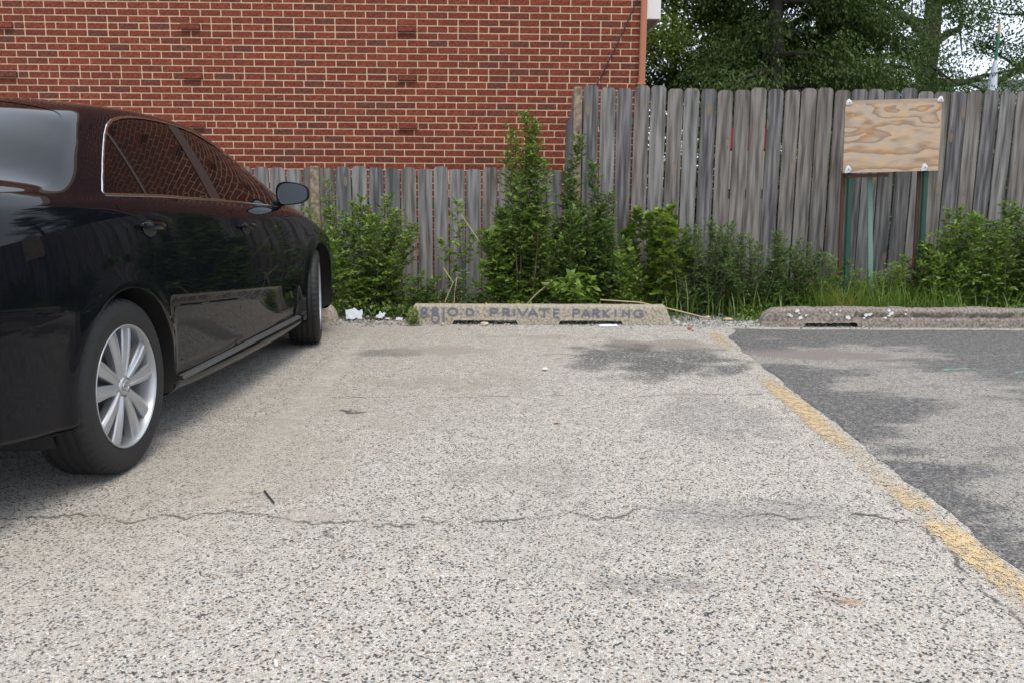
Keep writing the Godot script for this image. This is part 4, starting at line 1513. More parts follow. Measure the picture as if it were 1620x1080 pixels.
func brick_building() -> void:
	var t := thing("brick_building", "red brick building with pale mortar and rows of projecting bricks", "building", Vector3(1.455, 0, -8.88))
	var wb := MB.new()
	wb.box(Vector3(-5.5, 2.75, -4.005), Vector3(11.0, 5.5, 8.0), 0.0)
	var wall := obj("wall", wb, M.mortar, t)
	var r := RandomNumberGenerator.new()
	r.seed = 4
	var full := brick_shape(0.192)
	var half := brick_shape(0.0904)
	var shapes := []
	for base in [full, half]:
		for k in 5:
			var m: ArrayMesh = base.duplicate()
			m.surface_set_material(0, M.brick[k])
			shapes.append(m)
	var rest := []
	for k in 5: rest.append(MB.new())
	var cp := 0.0668
	var singles := 0
	# course 0 is the projecting course at y = 2.64
	for c in range(-39, 42):
		var y := 2.64 - c * cp
		if y < 0.03 or y > 5.47: continue
		var flem := posmod(c, 7) == 0
		var x := -10.98
		var k := 0
		var off := 0.0
		if not flem: x -= (0.1016 if posmod(c, 2) == 0 else 0.0) + posmod(c / 7, 3) * 0.021
		while x < -0.01:
			var w := 0.2032
			if flem and k % 2 == 1: w = 0.1016
			var x1 := minf(x + w, 0.0)
			var x0 := maxf(x, -10.98)
			var wd := x1 - x0 - 0.0112
			var wx := (x0 + x1) * 0.5 + 1.455
			x += w; k += 1
			if wd < 0.03: continue
			var tone := 0
			var q := r.randf()
			if q < 0.34: tone = 0
			elif q < 0.62: tone = 1
			elif q < 0.78: tone = 2
			elif q < 0.93: tone = 3
			else: tone = 4
			var out := 0.0
			if flem:
				for px in [-4.77, -2.95, -0.99, 0.13, -6.6]:
					if absf(wx - px) < 0.1016 and w > 0.15: out = 0.034
			var z := -0.025 + r.randf_range(-0.0015, 0.0015) + out
			var tilt := r.randf_range(-0.004, 0.004)
			var whole := absf(wd - 0.192) < 0.002 or absf(wd - 0.0904) < 0.002
			if whole and singles < 300 and y < 2.97 and wx > -4.95 and (y > 2.2 or out > 0.0):
				singles += 1
				var o := put("brick", shapes[(0 if wd > 0.15 else 5) + tone], wall)
				o.position = Vector3((x0 + x1) * 0.5, y, z)
				o.rotation.z = tilt
			else:
				(rest[tone] as MB).box(Vector3((x0 + x1) * 0.5, y, z), Vector3(wd, 0.0555, 0.05), 0.003 if wx > -5.2 and y < 3.1 else 0.0, Basis(Vector3(0, 0, 1), tilt))
	var rm := ArrayMesh.new()
	for k in 5: (rest[k] as MB).add_to(rm, M.brick[k])
	put("brickwork", rm, wall).set_meta("kind", "stuff")
	var db := MB.new()
	db.box(Vector3(0.005, 2.75, 0.035), Vector3(0.062, 5.5, 0.06), 0.012)
	for y in [2.13, 4.2]:
		db.box(Vector3(0.0, y, 0.03), Vector3(0.085, 0.022, 0.075), 0.004)
	obj("downspout", db, M.downspout, t)
	var fb := MB.new()
	fb.box(Vector3(0.135, 3.15, -0.34), Vector3(0.20, 0.66, 0.05), 0.004)
	obj("fascia", fb, M.white_trim, t)
	var sb := MB.new()
	sb.box(Vector3(0.135, 2.83, -3.4), Vector3(0.19, 0.018, 6.0), 0.003)
	for k in 24:
		sb.box(Vector3(0.135, 2.818, -0.5 - k * 0.25), Vector3(0.18, 0.008, 0.02), 0.0)
	obj("soffit", sb, M.soffit, t)
	var gb := MB.new()
	gb.box(Vector3(0.238, 3.15, -3.4), Vector3(0.012, 0.66, 6.1), 0.002)
	obj("gutter_board", gb, M.white_trim, t)
	var cb := MB.new()
	var pth := []
	var rad := []
	for k in 9:
		var u := k / 8.0
		pth.append(Vector3(lerpf(1.40, 0.975, u) - 1.455, lerpf(2.95, 2.05, u) - 0.02 * sin(u * PI), 0.018)); rad.append(0.006)
	cb.tube(pth, rad, 6)
	obj("cable", cb, M.cable, t)

func sheet(b: MB, xs: Array, zs: Array, y: float, f: Callable, uv: Callable, uv2: Callable) -> void:
	b.has_uv2 = true
	for i in xs.size() - 1:
		for j in zs.size() - 1:
			var p := []
			for q in [[i, j], [i + 1, j], [i + 1, j + 1], [i, j], [i + 1, j + 1], [i, j + 1]]:
				var a: Vector3 = f.call(xs[q[0]], zs[q[1]])
				p.append(Vector3(a.x, y + a.y, a.z))
			for k in [0, 3]:
				b.tri(p[k], p[k + 1], p[k + 2], Vector3.UP, Vector3.UP, Vector3.UP, uv.call(p[k]), uv.call(p[k + 1]), uv.call(p[k + 2]))
			# the winding may swap two corners: rebuild the second layer from the points themselves
	b.uv2.clear()
	for q in b.v: b.uv2.append(uv2.call(q))

func steps(a: float, b: float, n: int) -> Array:
	var o := []
	for k in n + 1: o.append(lerpf(a, b, float(k) / n))
	return o

func line_x(z: float) -> float:
	return 1.325 + 0.0535 * -z

func ground_and_lot() -> void:
	var gb := MB.new()
	gb.quad(Vector3(-150, -0.03, 150), Vector3(150, -0.03, 150), Vector3(150, -0.03, -150), Vector3(-150, -0.03, -150), Vector3.UP)
	var soil := tri_mat(mottled(512, 351, [[0.2, Color(0.035, 0.03, 0.022)], [0.6, Color(0.09, 0.075, 0.055)], [0.85, Color(0.15, 0.13, 0.10)]], 0.04), 1.4, 0.98)
	tag(obj("ground", gb, soil), "dark soil under the weeds and fences", "", "", "structure")
	var agg := aggregate_images(1536)
	var at: ImageTexture = tex(agg[0])
	var ht: ImageTexture = tex(agg[1])
	# stains and cracks on the stone-faced asphalt
	var mk := Marks.new(-5.0, -7.4, 8.0, 6.2, 1440)
	mk.blob(-0.98, -4.6, 0.09, 2.4, Color(0.52, 0.49, 0.43), 0.34, 0.5, 0.7)
	mk.blob(-0.9, -6.6, 1.0, 0.5, Color(0.30, 0.27, 0.235), 0.5, 0.8, 0.5)
	mk.blob(1.05, -5.55, 0.5, 0.62, Color(0.055, 0.057, 0.062), 0.72, 0.7, 0.75)
	mk.blob(0.86, -5.82, 0.28, 0.16, Color(0.035, 0.035, 0.038), 0.75, 0.7, 0.5)
	mk.blob(1.15, -5.2, 0.42, 0.28, Color(0.06, 0.062, 0.066), 0.5, 0.7, 0.85)
	mk.blob(1.22, -5.93, 0.4, 0.17, Color(0.20, 0.165, 0.14), 0.85, 0.5, 0.25)
	mk.blob(-0.70, -5.62, 0.26, 0.16, Color(0.06, 0.06, 0.064), 0.7, 0.7, 0.6)
	mk.blob(-0.38, -5.72, 0.36, 0.2, Color(0.24, 0.21, 0.185), 0.75, 0.5, 0.3)
	mk.blob(-0.2, -4.75, 0.5, 0.22, Color(0.22, 0.19, 0.155), 0.45, 0.9, 0.8)
	mk.blob(0.35, -6.25, 0.5, 0.1, Color(0.22, 0.18, 0.14), 0.5, 0.8, 0.6)
	mk.blob(1.05, -4.0, 0.35, 0.5, Color(0.1, 0.1, 0.105), 0.35, 0.9, 0.95)
	mk.blob(0.1, -3.1, 0.3, 0.2, Color(0.2, 0.185, 0.165), 0.35, 0.9, 0.9)
	mk.blob(0.9, -2.75, 0.35, 0.14, Color(0.12, 0.12, 0.13), 0.4, 0.9, 0.9)
	mk.blob(-0.62, -2.72, 0.16, 0.1, Color(0.33, 0.3, 0.26), 0.6, 0.7, 0.5)
	mk.blob(-1.05, -3.3, 0.5, 0.6, Color(0.26, 0.23, 0.19), 0.3, 0.9, 0.8)
	mk.line([Vector2(-0.78, -4.08), Vector2(-0.71, -4.03), Vector2(-0.64, -4.07)], 0.022, Color(0.025, 0.025, 0.028), 0.9, 0.04, 0.0)
	mk.line([Vector2(-0.74, -4.10), Vector2(-0.67, -4.05)], 0.014, Color(0.025, 0.025, 0.028), 0.8, 0.05, 0.1)
	mk.blob(0.95, -2.10, 0.055, 0.02, Color(0.30, 0.16, 0.05), 0.7, 0.5, 0.5)
	mk.blob(0.45, -2.2, 0.16, 0.08, Color(0.06, 0.06, 0.066), 0.4, 0.9, 0.95)
	mk.blob(-1.1, -3.5, 0.6, 1.8, Color(0.36, 0.315, 0.265), 0.26, 0.8, 0.7)
	mk.blob(0.2, -5.6, 1.6, 0.9, Color(0.30, 0.265, 0.225), 0.34, 0.9, 0.8)
	mk.blob(-0.5, -4.3, 0.9, 0.5, Color(0.27, 0.24, 0.20), 0.28, 0.9, 0.85)
	mk.blob(0.4, -2.6, 0.9, 0.3, Color(0.25, 0.235, 0.215), 0.2, 0.9, 0.9)
	mk.blob(1.0, -5.35, 0.55, 0.55, Color(0.045, 0.046, 0.05), 0.6, 0.8, 0.95)
	var ck := Color(0.045, 0.04, 0.032)
	mk.line([Vector2(-2.2, -2.74), Vector2(-1.5, -2.71), Vector2(-0.95, -2.74), Vector2(-0.4, -2.66), Vector2(0.3, -2.70), Vector2(1.0, -2.75), Vector2(1.42, -2.66)], 0.008, ck, 0.85, 0.05, 0.15)
	mk.line([Vector2(-1.1, -3.0), Vector2(-0.8, -2.95)], 0.006, ck, 0.6, 0.05, 0.4)
	mk.line([Vector2(-0.85, -4.36), Vector2(0.2, -4.40), Vector2(1.5, -4.46)], 0.009, ck, 0.6, 0.04, 0.35)
	mk.line([Vector2(-0.1, -5.55), Vector2(0.7, -5.58)], 0.009, ck, 0.6, 0.03, 0.3)
	mk.line([Vector2(-0.5, -2.62), Vector2(-0.47, -2.35)], 0.008, ck, 0.7, 0.04, 0.4)
	mk.line([Vector2(0.95, -2.88), Vector2(1.25, -2.70), Vector2(1.42, -2.66)], 0.007, ck, 0.7, 0.03, 0.3)
	mk.line([Vector2(1.40, -2.66), Vector2(1.36, -2.3), Vector2(1.33, -1.9), Vector2(1.30, -1.5)], 0.008, ck, 0.75, 0.02, 0.25)
	var m := StandardMaterial3D.new()
	m.albedo_texture = at; m.roughness = 0.92
	m.albedo_color = srgb(1.0, 0.985, 0.965)
	m.heightmap_enabled = true; m.heightmap_texture = ht; m.heightmap_scale = 0.2
	m.detail_enabled = true; m.detail_albedo = tex(mk.im); m.detail_uv_layer = BaseMaterial3D.DETAIL_UV_2
	var m2 := StandardMaterial3D.new()
	m2.albedo_texture = at; m2.roughness = 0.92
	m2.albedo_color = srgb(1.0, 0.985, 0.965)
	m2.heightmap_enabled = true; m2.heightmap_texture = ht; m2.heightmap_scale = 0.28
	var T := 1.3
	var uvf := func(p: Vector3) -> Vector2: return Vector2(p.x / T + 0.03 * p.z, p.z / T)
	var nz := noise(1.0, 15, 3)
	var inner := MB.new()
	var edge := func(x: float, z: float) -> Vector3:
		if z < -7.0: return Vector3(x, 0.0, -6.98 + nz.get_noise_1d(x * 3.0) * 0.10 + nz.get_noise_1d(x * 17.0) * 0.03)
		return Vector3(x, 0.0, z)
	sheet(inner, steps(-5.0, 3.0, 160), [-7.05, -6.7, -6.2, -1.2], 0.0, edge, uvf, func(p: Vector3): return Vector2((p.x + 5.0) / 8.0, (p.z + 7.4) / 6.2))
	var outer := MB.new()
	sheet(outer, steps(-25.0, -5.0, 40), [-7.05, -6.7, -1.2], 0.0, edge, uvf, func(p: Vector3): return Vector2.ZERO)
	var o2 := MB.new()
	sheet(o2, steps(3.0, 30.0, 60), [-7.05, -6.7, -1.2], 0.0, edge, uvf, func(p: Vector3): return Vector2.ZERO)
	var o3 := MB.new()
	sheet(o3, steps(-25.0, 30.0, 20), [-1.2, 25.0], 0.0, edge, uvf, func(p: Vector3): return Vector2.ZERO)
	var am := ArrayMesh.new()
	inner.add_to(am, m); outer.add_to(am, m2); o2.add_to(am, m2); o3.add_to(am, m2)
	tag(put("parking_lot", am), "pale worn asphalt with exposed stones, cracks and oil stains", "", "", "structure")
	# smoother sealed asphalt beyond the yellow line
	var mk2 := Marks.new(1.0, -7.4, 7.0, 6.6, 1100)
	var n1 := noise(1.0, 61, 4)
	var n2 := noise(1.0, 62, 3)
	var n3 := noise(1.0, 63, 2)
	for py in mk2.h:
		for px in mk2.w:
			var x := px / mk2.s + mk2.x0
			var z := py / mk2.s + mk2.z0
			var d := x - line_x(z)
			# sealer is left as dark patches, mostly far away and beside the line
			var v := n1.get_noise_2d(x * 0.55 + z * 0.5, z * 1.3) * 1.5 + n2.get_noise_2d(x * 2.2, z * 5.0) * 0.55
			v += 0.62 * exp(-pow((d - 0.15) / 0.17, 2.0)) * clampf((-z - 1.5), 0.0, 1.0)
			v += 0.5 * smoothstep(5.2, 6.3, -z) - 0.75 * exp(-pow((x - 2.1) / 0.5, 2.0) - pow((z + 5.5) / 0.35, 2.0))
			v += 0.75 * smoothstep(2.5, 3.3, x) * smoothstep(3.7, 4.5, -z)
			v -= 0.55 * exp(-pow((x - 2.35) / 0.45, 2.0) - pow((z + 3.6) / 1.1, 2.0))
			var a := smoothstep(-0.22, 0.5, v + n3.get_noise_2d(x * 60.0, z * 60.0) * 0.28)
			a = clampf(a * (0.72 + 1.1 * n3.get_noise_2d(x * 120.0, z * 120.0) + 0.5 * n2.get_noise_2d(x * 22.0, z * 22.0)), 0.0, 0.93)
			mk2.im.set_pixel(px, py, Color(0.225, 0.228, 0.245, a))
	mk2.blob(2.12, -5.55, 0.5, 0.2, Color(0.16, 0.135, 0.12), 0.85, 0.5, 0.25)
	var teal := Color(0.12, 0.32, 0.26)
	mk2.line([Vector2(2.75, -5.05), Vector2(2.95, -5.1), Vector2(3.05, -5.0), Vector2(2.9, -4.9)], 0.02, teal, 0.45, 0.03, 0.2)
	mk2.line([Vector2(3.15, -5.0), Vector2(3.4, -5.15), Vector2(3.65, -5.0), Vector2(3.45, -4.85)], 0.02, teal, 0.45, 0.03, 0.2)
	var m3 := StandardMaterial3D.new()
	m3.albedo_texture = at; m3.roughness = 0.9
	m3.albedo_color = srgb(0.66, 0.65, 0.64)
	m3.heightmap_enabled = true; m3.heightmap_texture = ht; m3.heightmap_scale = 0.14
	m3.detail_enabled = true; m3.detail_albedo = tex(mk2.im); m3.detail_uv_layer = BaseMaterial3D.DETAIL_UV_2
	var over := MB.new()
	var zs := steps(-6.62, -0.9, 130)
	var wav := func(u: float, z: float) -> Vector3:
		var e := line_x(z) + 0.075 + nz.get_noise_1d(z * 2.0) * 0.03 + nz.get_noise_1d(z * 14.0 + 50.0) * 0.010 + 0.14 * smoothstep(6.2, 6.6, -z)
		var x := lerpf(e, 8.0, u)
		var far := z < -6.6
		return Vector3(x, -0.005 if u == 0.0 or far else 0.0, z + (nz.get_noise_1d(x * 4.0 + 7.0) * 0.05 + nz.get_noise_1d(x * 19.0) * 0.02 if far else 0.0))
	sheet(over, [0.0, 0.002] + steps(0.02, 1.0, 49), zs, 0.007, wav, func(p: Vector3): return Vector2(p.x / 1.25 + 0.4, p.z / 1.25 + 0.1), func(p: Vector3): return Vector2((p.x - 1.0) / 7.0, (p.z + 7.4) / 6.6))
	tag(obj("asphalt_overlay", over, m3), "dark patchy sealed asphalt beside the yellow line", "", "", "structure")
	# worn yellow line
	var w := 96
	var h := 2048
	var im := Image.create_empty(w, h, false, Image.FORMAT_RGBA8)
	var keep := [[1.2, 0.5], [1.7, 0.50], [2.1, 0.60], [2.4, 0.74], [2.62, 0.70], [2.7, 0.35], [2.8, 0.62], [3.05, 0.42], [3.3, 0.32], [3.6, 0.62], [4.0, 0.72], [4.4, 0.72], [4.7, 0.6], [5.0, 0.25], [5.6, 0.18], [6.0, 0.5], [6.5, 0.55]]
	for y in h:
		var z := lerpf(-6.45, -1.2, float(y) / h)
		var kp := cv(keep, -z)
		for x in w:
			var u := float(x) / w
			var v := n1.get_noise_2d(u * 3.0, z * 20.0) * 0.7 + n3.get_noise_2d(u * 12.0, z * 95.0) * 0.6 + n2.get_noise_2d(u * 26.0, z * 200.0) * 0.85
			var e := 1.0 - pow(absf(2.0 * u - 1.0), 5.0) * 1.4
			var a := 1.0 if v * 0.75 + kp - 0.62 + (e - 1.0) * 0.5 > 0.0 else 0.0
			var k := 0.85 + 0.3 * n2.get_noise_2d(u * 30.0 + 9.0, z * 60.0)
			var c := Color(0.56 * k, 0.37 * k, 0.14 * k).lerp(Color(0.5, 0.45, 0.37), 0.30 + 0.2 * n3.get_noise_2d(u * 5, z * 30.0)).linear_to_srgb()
			im.set_pixel(x, y, Color(c.r, c.g, c.b, a))
	var ym := StandardMaterial3D.new()
	ym.albedo_texture = tex(im); ym.roughness = 0.85
	ym.transparency = BaseMaterial3D.TRANSPARENCY_ALPHA_SCISSOR; ym.alpha_scissor_threshold = 0.5
	ym.texture_repeat = false
	var yb := MB.new()
	for k in 60:
		var z0 := lerpf(-6.45, -1.2, k / 60.0)
		var z1 := lerpf(-6.45, -1.2, (k + 1) / 60.0)
		var j0 := nz.get_noise_1d(z0 * 1.5 + 9.0) * 0.02
		var j1 := nz.get_noise_1d(z1 * 1.5 + 9.0) * 0.02
		var a := Vector3(line_x(z0) - 0.070 + j0, 0.0035, z0)
		var c := Vector3(line_x(z0) + 0.066 + j0, 0.0035, z0)
		var d := Vector3(line_x(z1) + 0.066 + j1, 0.0035, z1)
		var e := Vector3(line_x(z1) - 0.070 + j1, 0.0035, z1)
		yb.tri(a, c, d, Vector3.UP, Vector3.UP, Vector3.UP, Vector2(0, k / 60.0), Vector2(1, k / 60.0), Vector2(1, (k + 1) / 60.0))
		yb.tri(a, d, e, Vector3.UP, Vector3.UP, Vector3.UP, Vector2(0, k / 60.0), Vector2(1, (k + 1) / 60.0), Vector2(0, (k + 1) / 60.0))
	tag(obj("parking_line", yb, ym), "flaking yellow bay line on the asphalt", "", "", "structure")

func stone_mesh(sd: int, m: Material) -> ArrayMesh:
	var r := RandomNumberGenerator.new()
	r.seed = sd
	var b := MB.new()
	var P := []
	for i in 7:
		var row := []
		for j in 5:
			var a := TAU * i / 7.0
			var ph := PI * j / 4.0
			var k := 1.0 if j == 0 or j == 4 else r.randf_range(0.75, 1.2)
			row.append(Vector3(sin(ph) * cos(a), cos(ph) * 0.65, sin(ph) * sin(a)) * k)
		P.append(row)
	for i in 7:
		for j in 4:
			var q := [P[i][j], P[(i + 1) % 7][j], P[(i + 1) % 7][j + 1], P[i][j + 1]]
			var c: Vector3 = (q[0] + q[1] + q[2] + q[3]) * 0.25
			b.flat(q[0], q[1], q[2], c)
			b.flat(q[0], q[2], q[3], c)
	return mesh_of(b, m)

func gravel() -> void:
	var r := RandomNumberGenerator.new()
	r.seed = 19
	var gm := mat(Color(1, 1, 1), 0.9)
	gm.vertex_color_use_as_albedo = true
	var xf := []
	var cols := []
	for k in 9000:
		var x := r.randf_range(-1.9, 5.0)
		var z := -7.0 + r.randfn(0.0, 0.16)
		if r.randf() < 0.45:
			x = r.randf_range(1.45, 2.35); z = r.randf_range(-7.75, -6.75)
		if z > -6.72 + 0.06 * sin(x * 5.0) and r.randf() < 0.85: continue
		var s := r.randf_range(0.004, 0.011) * (2.2 if r.randf() < 0.03 else 1.0)
		xf.append(Transform3D(Basis(rv(r).normalized(), r.randf() * TAU) * Basis.from_scale(Vector3(s, s * 0.8, s * 1.2)), Vector3(x, s * 0.3 - (0.0 if z > -7.0 else 0.026), z)))
		var g := r.randf_range(0.12, 0.42)
		cols.append(Color(g * 1.02, g, g * r.randf_range(0.9, 1.0)))
	var o := multi("gravel", stone_mesh(3, gm), xf, cols, self)
	tag(o, "loose grey gravel between the parking stops and weeds", "gravel", "", "stuff")

func crumpled(wide: float, deep: float, tall: float, sd: int) -> MB:
	var b := MB.new()
	var nz := noise(1.0, sd, 3)
	var rows := []
	for i in 9:
		var row := []
		for j in 9:
			var u := i / 8.0
			var v := j / 8.0
			row.append(Vector3((u - 0.5) * wide * (1.0 + 0.25 * nz.get_noise_2d(v * 3.0, 5.0)), 0.006 + tall * clampf(v * 0.75 + 0.45 * nz.get_noise_2d(u * 2.6 + sd, v * 2.6), 0.0, 1.2), (0.5 - v) * deep + 0.05 * wide * nz.get_noise_2d(u * 4.0, v * 4.0)))
		rows.append(row)
	for i in 8:
		for j in 8:
			b.flat(rows[i][j], rows[i + 1][j], rows[i + 1][j + 1], Vector3(0, 1, 0.6))
			b.flat(rows[i][j], rows[i + 1][j + 1], rows[i][j + 1], Vector3(0, 1, 0.6))
	return b

func litter() -> void:
	var o := obj("paper_sheet", crumpled(0.13, 0.14, 0.085, 3), M.paper)
	o.position = Vector3(-1.19, 0, -7.12); o.rotation.y = 0.15
	tag(o, "crumpled white paper sheet beside the broken concrete lump", "paper")
	o = obj("paper_scrap", crumpled(0.075, 0.07, 0.05, 8), M.paper)
	o.position = Vector3(-0.97, 0, -7.14); o.rotation.y = -0.5
	tag(o, "small folded white paper scrap under the leafy bush", "paper")
	o = obj("paper_scrap_001", crumpled(0.055, 0.045, 0.02, 12), M.paper)
	o.position = Vector3(-0.80, 0, -7.02)
	tag(o, "flat torn white scrap near the end of the lettered stop", "paper")
	o = obj("plastic_wrapper", crumpled(0.15, 0.05, 0.015, 15), mat(Color(0.55, 0.58, 0.64), 0.3))
	o.position = Vector3(0.905, 0, -6.72)
	tag(o, "flattened clear plastic wrapper in front of the lettered stop", "wrapper")
	var sm := mat(Color(0.55, 0.46, 0.34), 0.9)
	o = put("stone", stone_mesh(21, sm))
	o.position = Vector3(-0.09, 0.016, -6.76); o.scale = Vector3(0.036, 0.022, 0.024)
	tag(o, "pale tan stone in the slot under the lettered stop", "stone")
	o = put("stone_001", stone_mesh(22, mat(Color(0.5, 0.36, 0.2), 0.9)))
	o.position = Vector3(1.99, 0.0, -7.16); o.scale = Vector3(0.04, 0.022, 0.03)
	tag(o, "tan stone lying in the gravel between the two stops", "stone")
	o = put("stone_002", stone_mesh(23, mat(Color(0.30, 0.12, 0.07), 0.9)))
	o.position = Vector3(1.53, 0.012, -6.60); o.scale = Vector3(0.022, 0.016, 0.02)
	tag(o, "small red-brown brick crumb on the asphalt", "stone")
	for e in [[Vector3(-0.90, 0.01, -7.05), 24], [Vector3(1.85, 0.0, -7.3), 25], [Vector3(2.0, 0.0, -7.45), 26], [Vector3(0.30, 0.012, -5.05), 27]]:
		o = put(numbered("white_chip"), stone_mesh(e[1], M.white_paint))
		o.position = e[0]; o.scale = Vector3(0.022, 0.012, 0.018)
		tag(o, "small white chip of stone on the ground", "stone", "white chips")
	var lb := MB.new()
	for k in 3:
		var a := Vector3(0.0 + k * 0.022, 0.006 + 0.006 * (k % 2), 0.004 * k)
		var c := a + Vector3(0.034, 0.004, 0.012)
		lb.flat(a, c, a + Vector3(0.012, 0.010, 0.014), Vector3.UP)
		lb.flat(c, a + Vector3(0.012, 0.010, 0.014), c + Vector3(0.006, 0.003, 0.012), Vector3.UP)
	o = obj("dry_leaf", lb, mat(Color(0.26, 0.11, 0.035), 0.7))
	o.position = Vector3(0.86, 0.002, -2.14); o.rotation.y = -0.25
	tag(o, "curled rust-brown dry leaf on the open asphalt", "leaf")
	var b2 := MB.new()
	b2.flat(Vector3(0, 0.005, 0), Vector3(0.04, 0.008, 0.0), Vector3(0.02, 0.012, 0.022), Vector3.UP)
	b2.flat(Vector3(0, 0.005, 0), Vector3(0.04, 0.008, 0.0), Vector3(0.022, 0.006, -0.015), Vector3.UP)
	o = obj("orange_leaf", b2, mat(Color(0.45, 0.2, 0.03), 0.7))
	o.position = Vector3(0.27, 0.002, -3.86)
	tag(o, "tiny orange leaf in the middle of the bay", "leaf")
	var tb := MB.new()
	tb.tube([Vector3(-0.83, 0.005, -2.94), Vector3(-0.80, 0.007, -2.88), Vector3(-0.765, 0.005, -2.82)], [0.0035, 0.0035, 0.003], 6)
	tag(obj("black_twig", tb, M.cable), "thin straight black stick on the pale asphalt", "stick")
	var wb := MB.new()
	wb.box(Vector3(-0.50, 0.006, -1.80), Vector3(0.008, 0.007, 0.03), 0.002, Basis(Vector3.UP, 0.35))
	tag(obj("cigarette_end", wb, M.white_paint), "white cigarette end on the asphalt", "cigarette end")

func sign_board() -> void:
	var t := thing("plywood_sign", "blank unpainted plywood board on two green metal posts", "sign", Vector3(3.47, 0, -7.45))
	t.rotation.z = 0.034
	var im := plywood_image(512, 384)
	var pm := StandardMaterial3D.new()
	pm.albedo_texture = tex(im); pm.roughness = 0.75; pm.texture_repeat = false
	var b := MB.new()
	var c := Vector3(-0.015, 1.555, 0.0)
	var hw := 0.415
	var hh := 0.303
	var z := Vector3(0, 0, 1)
	var q := [c + Vector3(-hw, -hh, 0.009), c + Vector3(hw, -hh, 0.009), c + Vector3(hw, hh, 0.009), c + Vector3(-hw, hh, 0.009)]
	b.tri(q[0], q[1], q[2], z, z, z, Vector2(0.01, 0.99), Vector2(0.99, 0.99), Vector2(0.99, 0.01))
	b.tri(q[0], q[2], q[3], z, z, z, Vector2(0.01, 0.99), Vector2(0.99, 0.01), Vector2(0.01, 0.01))
	obj("panel", b, pm, t)
	var e := MB.new()
	e.box(c + Vector3(0, 0, -0.0005), Vector3(hw * 2.0 + 0.001, hh * 2.0 + 0.001, 0.018), 0.002)
	obj("panel_core", e, M.tan_wood, t)
	for x in [-0.345, 0.315]:
		var p := MB.new()
		# U channel: web and two flanges
		p.box(Vector3(x, 0.83, -0.022), Vector3(0.026, 1.7, 0.004), 0.001)
		for s in [-1.0, 1.0]:
			p.box(Vector3(x + s * 0.016, 0.83, -0.033), Vector3(0.005, 1.7, 0.024), 0.001)
			p.box(Vector3(x + s * 0.024, 0.83, -0.044), Vector3(0.014, 1.7, 0.004), 0.001)
		var post := obj("post", p, M.green_post, t)
		var hb := MB.new()
		for k in 44:
			var y := 0.1 + k * 0.0265
			hb.tube([Vector3(x, y, -0.0205), Vector3(x, y, -0.0192)], [0.0048, 0.0048], 8)
		obj("post_hole", hb, M.cable, post)
	for f in [[-0.40, 1.84, 0.0], [0.385, 1.845, 0.0], [-0.385, 1.285, 1.0], [0.28, 1.285, 1.0]]:
		var p := MB.new()
		var o := Vector3(f[0], f[1], 0.0)
		var rows := []
		for i in 12:
			var a := TAU * i / 12.0
			var row := []
			for k in 5:
				var ph := k / 4.0 * PI * 0.5
				var rr := 0.027 * cos(ph) * (1.0 + 0.18 * sin(a * 3.0 + f[0] * 9.0))
				row.append(o + Vector3(cos(a) * rr, sin(a) * rr, 0.010 + 0.012 * sin(ph)))
			rows.append(row)
		p.grid(rows, true, Vector2.ONE, false)
		var fx := obj("fastener", p, M.white_paint, t)
		if f[2] > 0.5:
			var k := MB.new()
			k.box(o + Vector3(-0.008, -0.022, 0.014), Vector3(0.05, 0.022, 0.008), 0.003, Basis(Vector3(0, 0, 1), 0.12))
			obj("strap_end", k, mat(Color(0.5, 0.52, 0.68), 0.6), fx)
	var rb := MB.new()
	rb.box(Vector3(-0.20, 1.225, -0.03), Vector3(0.36, 0.03, 0.03), 0.002)
	obj("rusty_bracket", rb, M.rust, t)
	for x in [-0.395, 0.275]:
		var k := MB.new()
		k.box(Vector3(x, 0.62, -0.07), Vector3(0.028, 1.3, 0.028), 0.002)
		obj("rusty_stake", k, M.rust, t)
	var tp := thing("metal_post", "faded teal metal post leaning behind the plywood board", "post", Vector3(3.42, 0, -7.62))
	tp.rotation.z = 0.085
	var b3 := MB.new()
	b3.box(Vector3(0, 0.72, 0), Vector3(0.034, 1.46, 0.006), 0.001)
	for s in [-1.0, 1.0]:
		b3.box(Vector3(s * 0.019, 0.72, -0.012), Vector3(0.005, 1.46, 0.026), 0.001)
	obj("channel", b3, M.teal_post, tp)

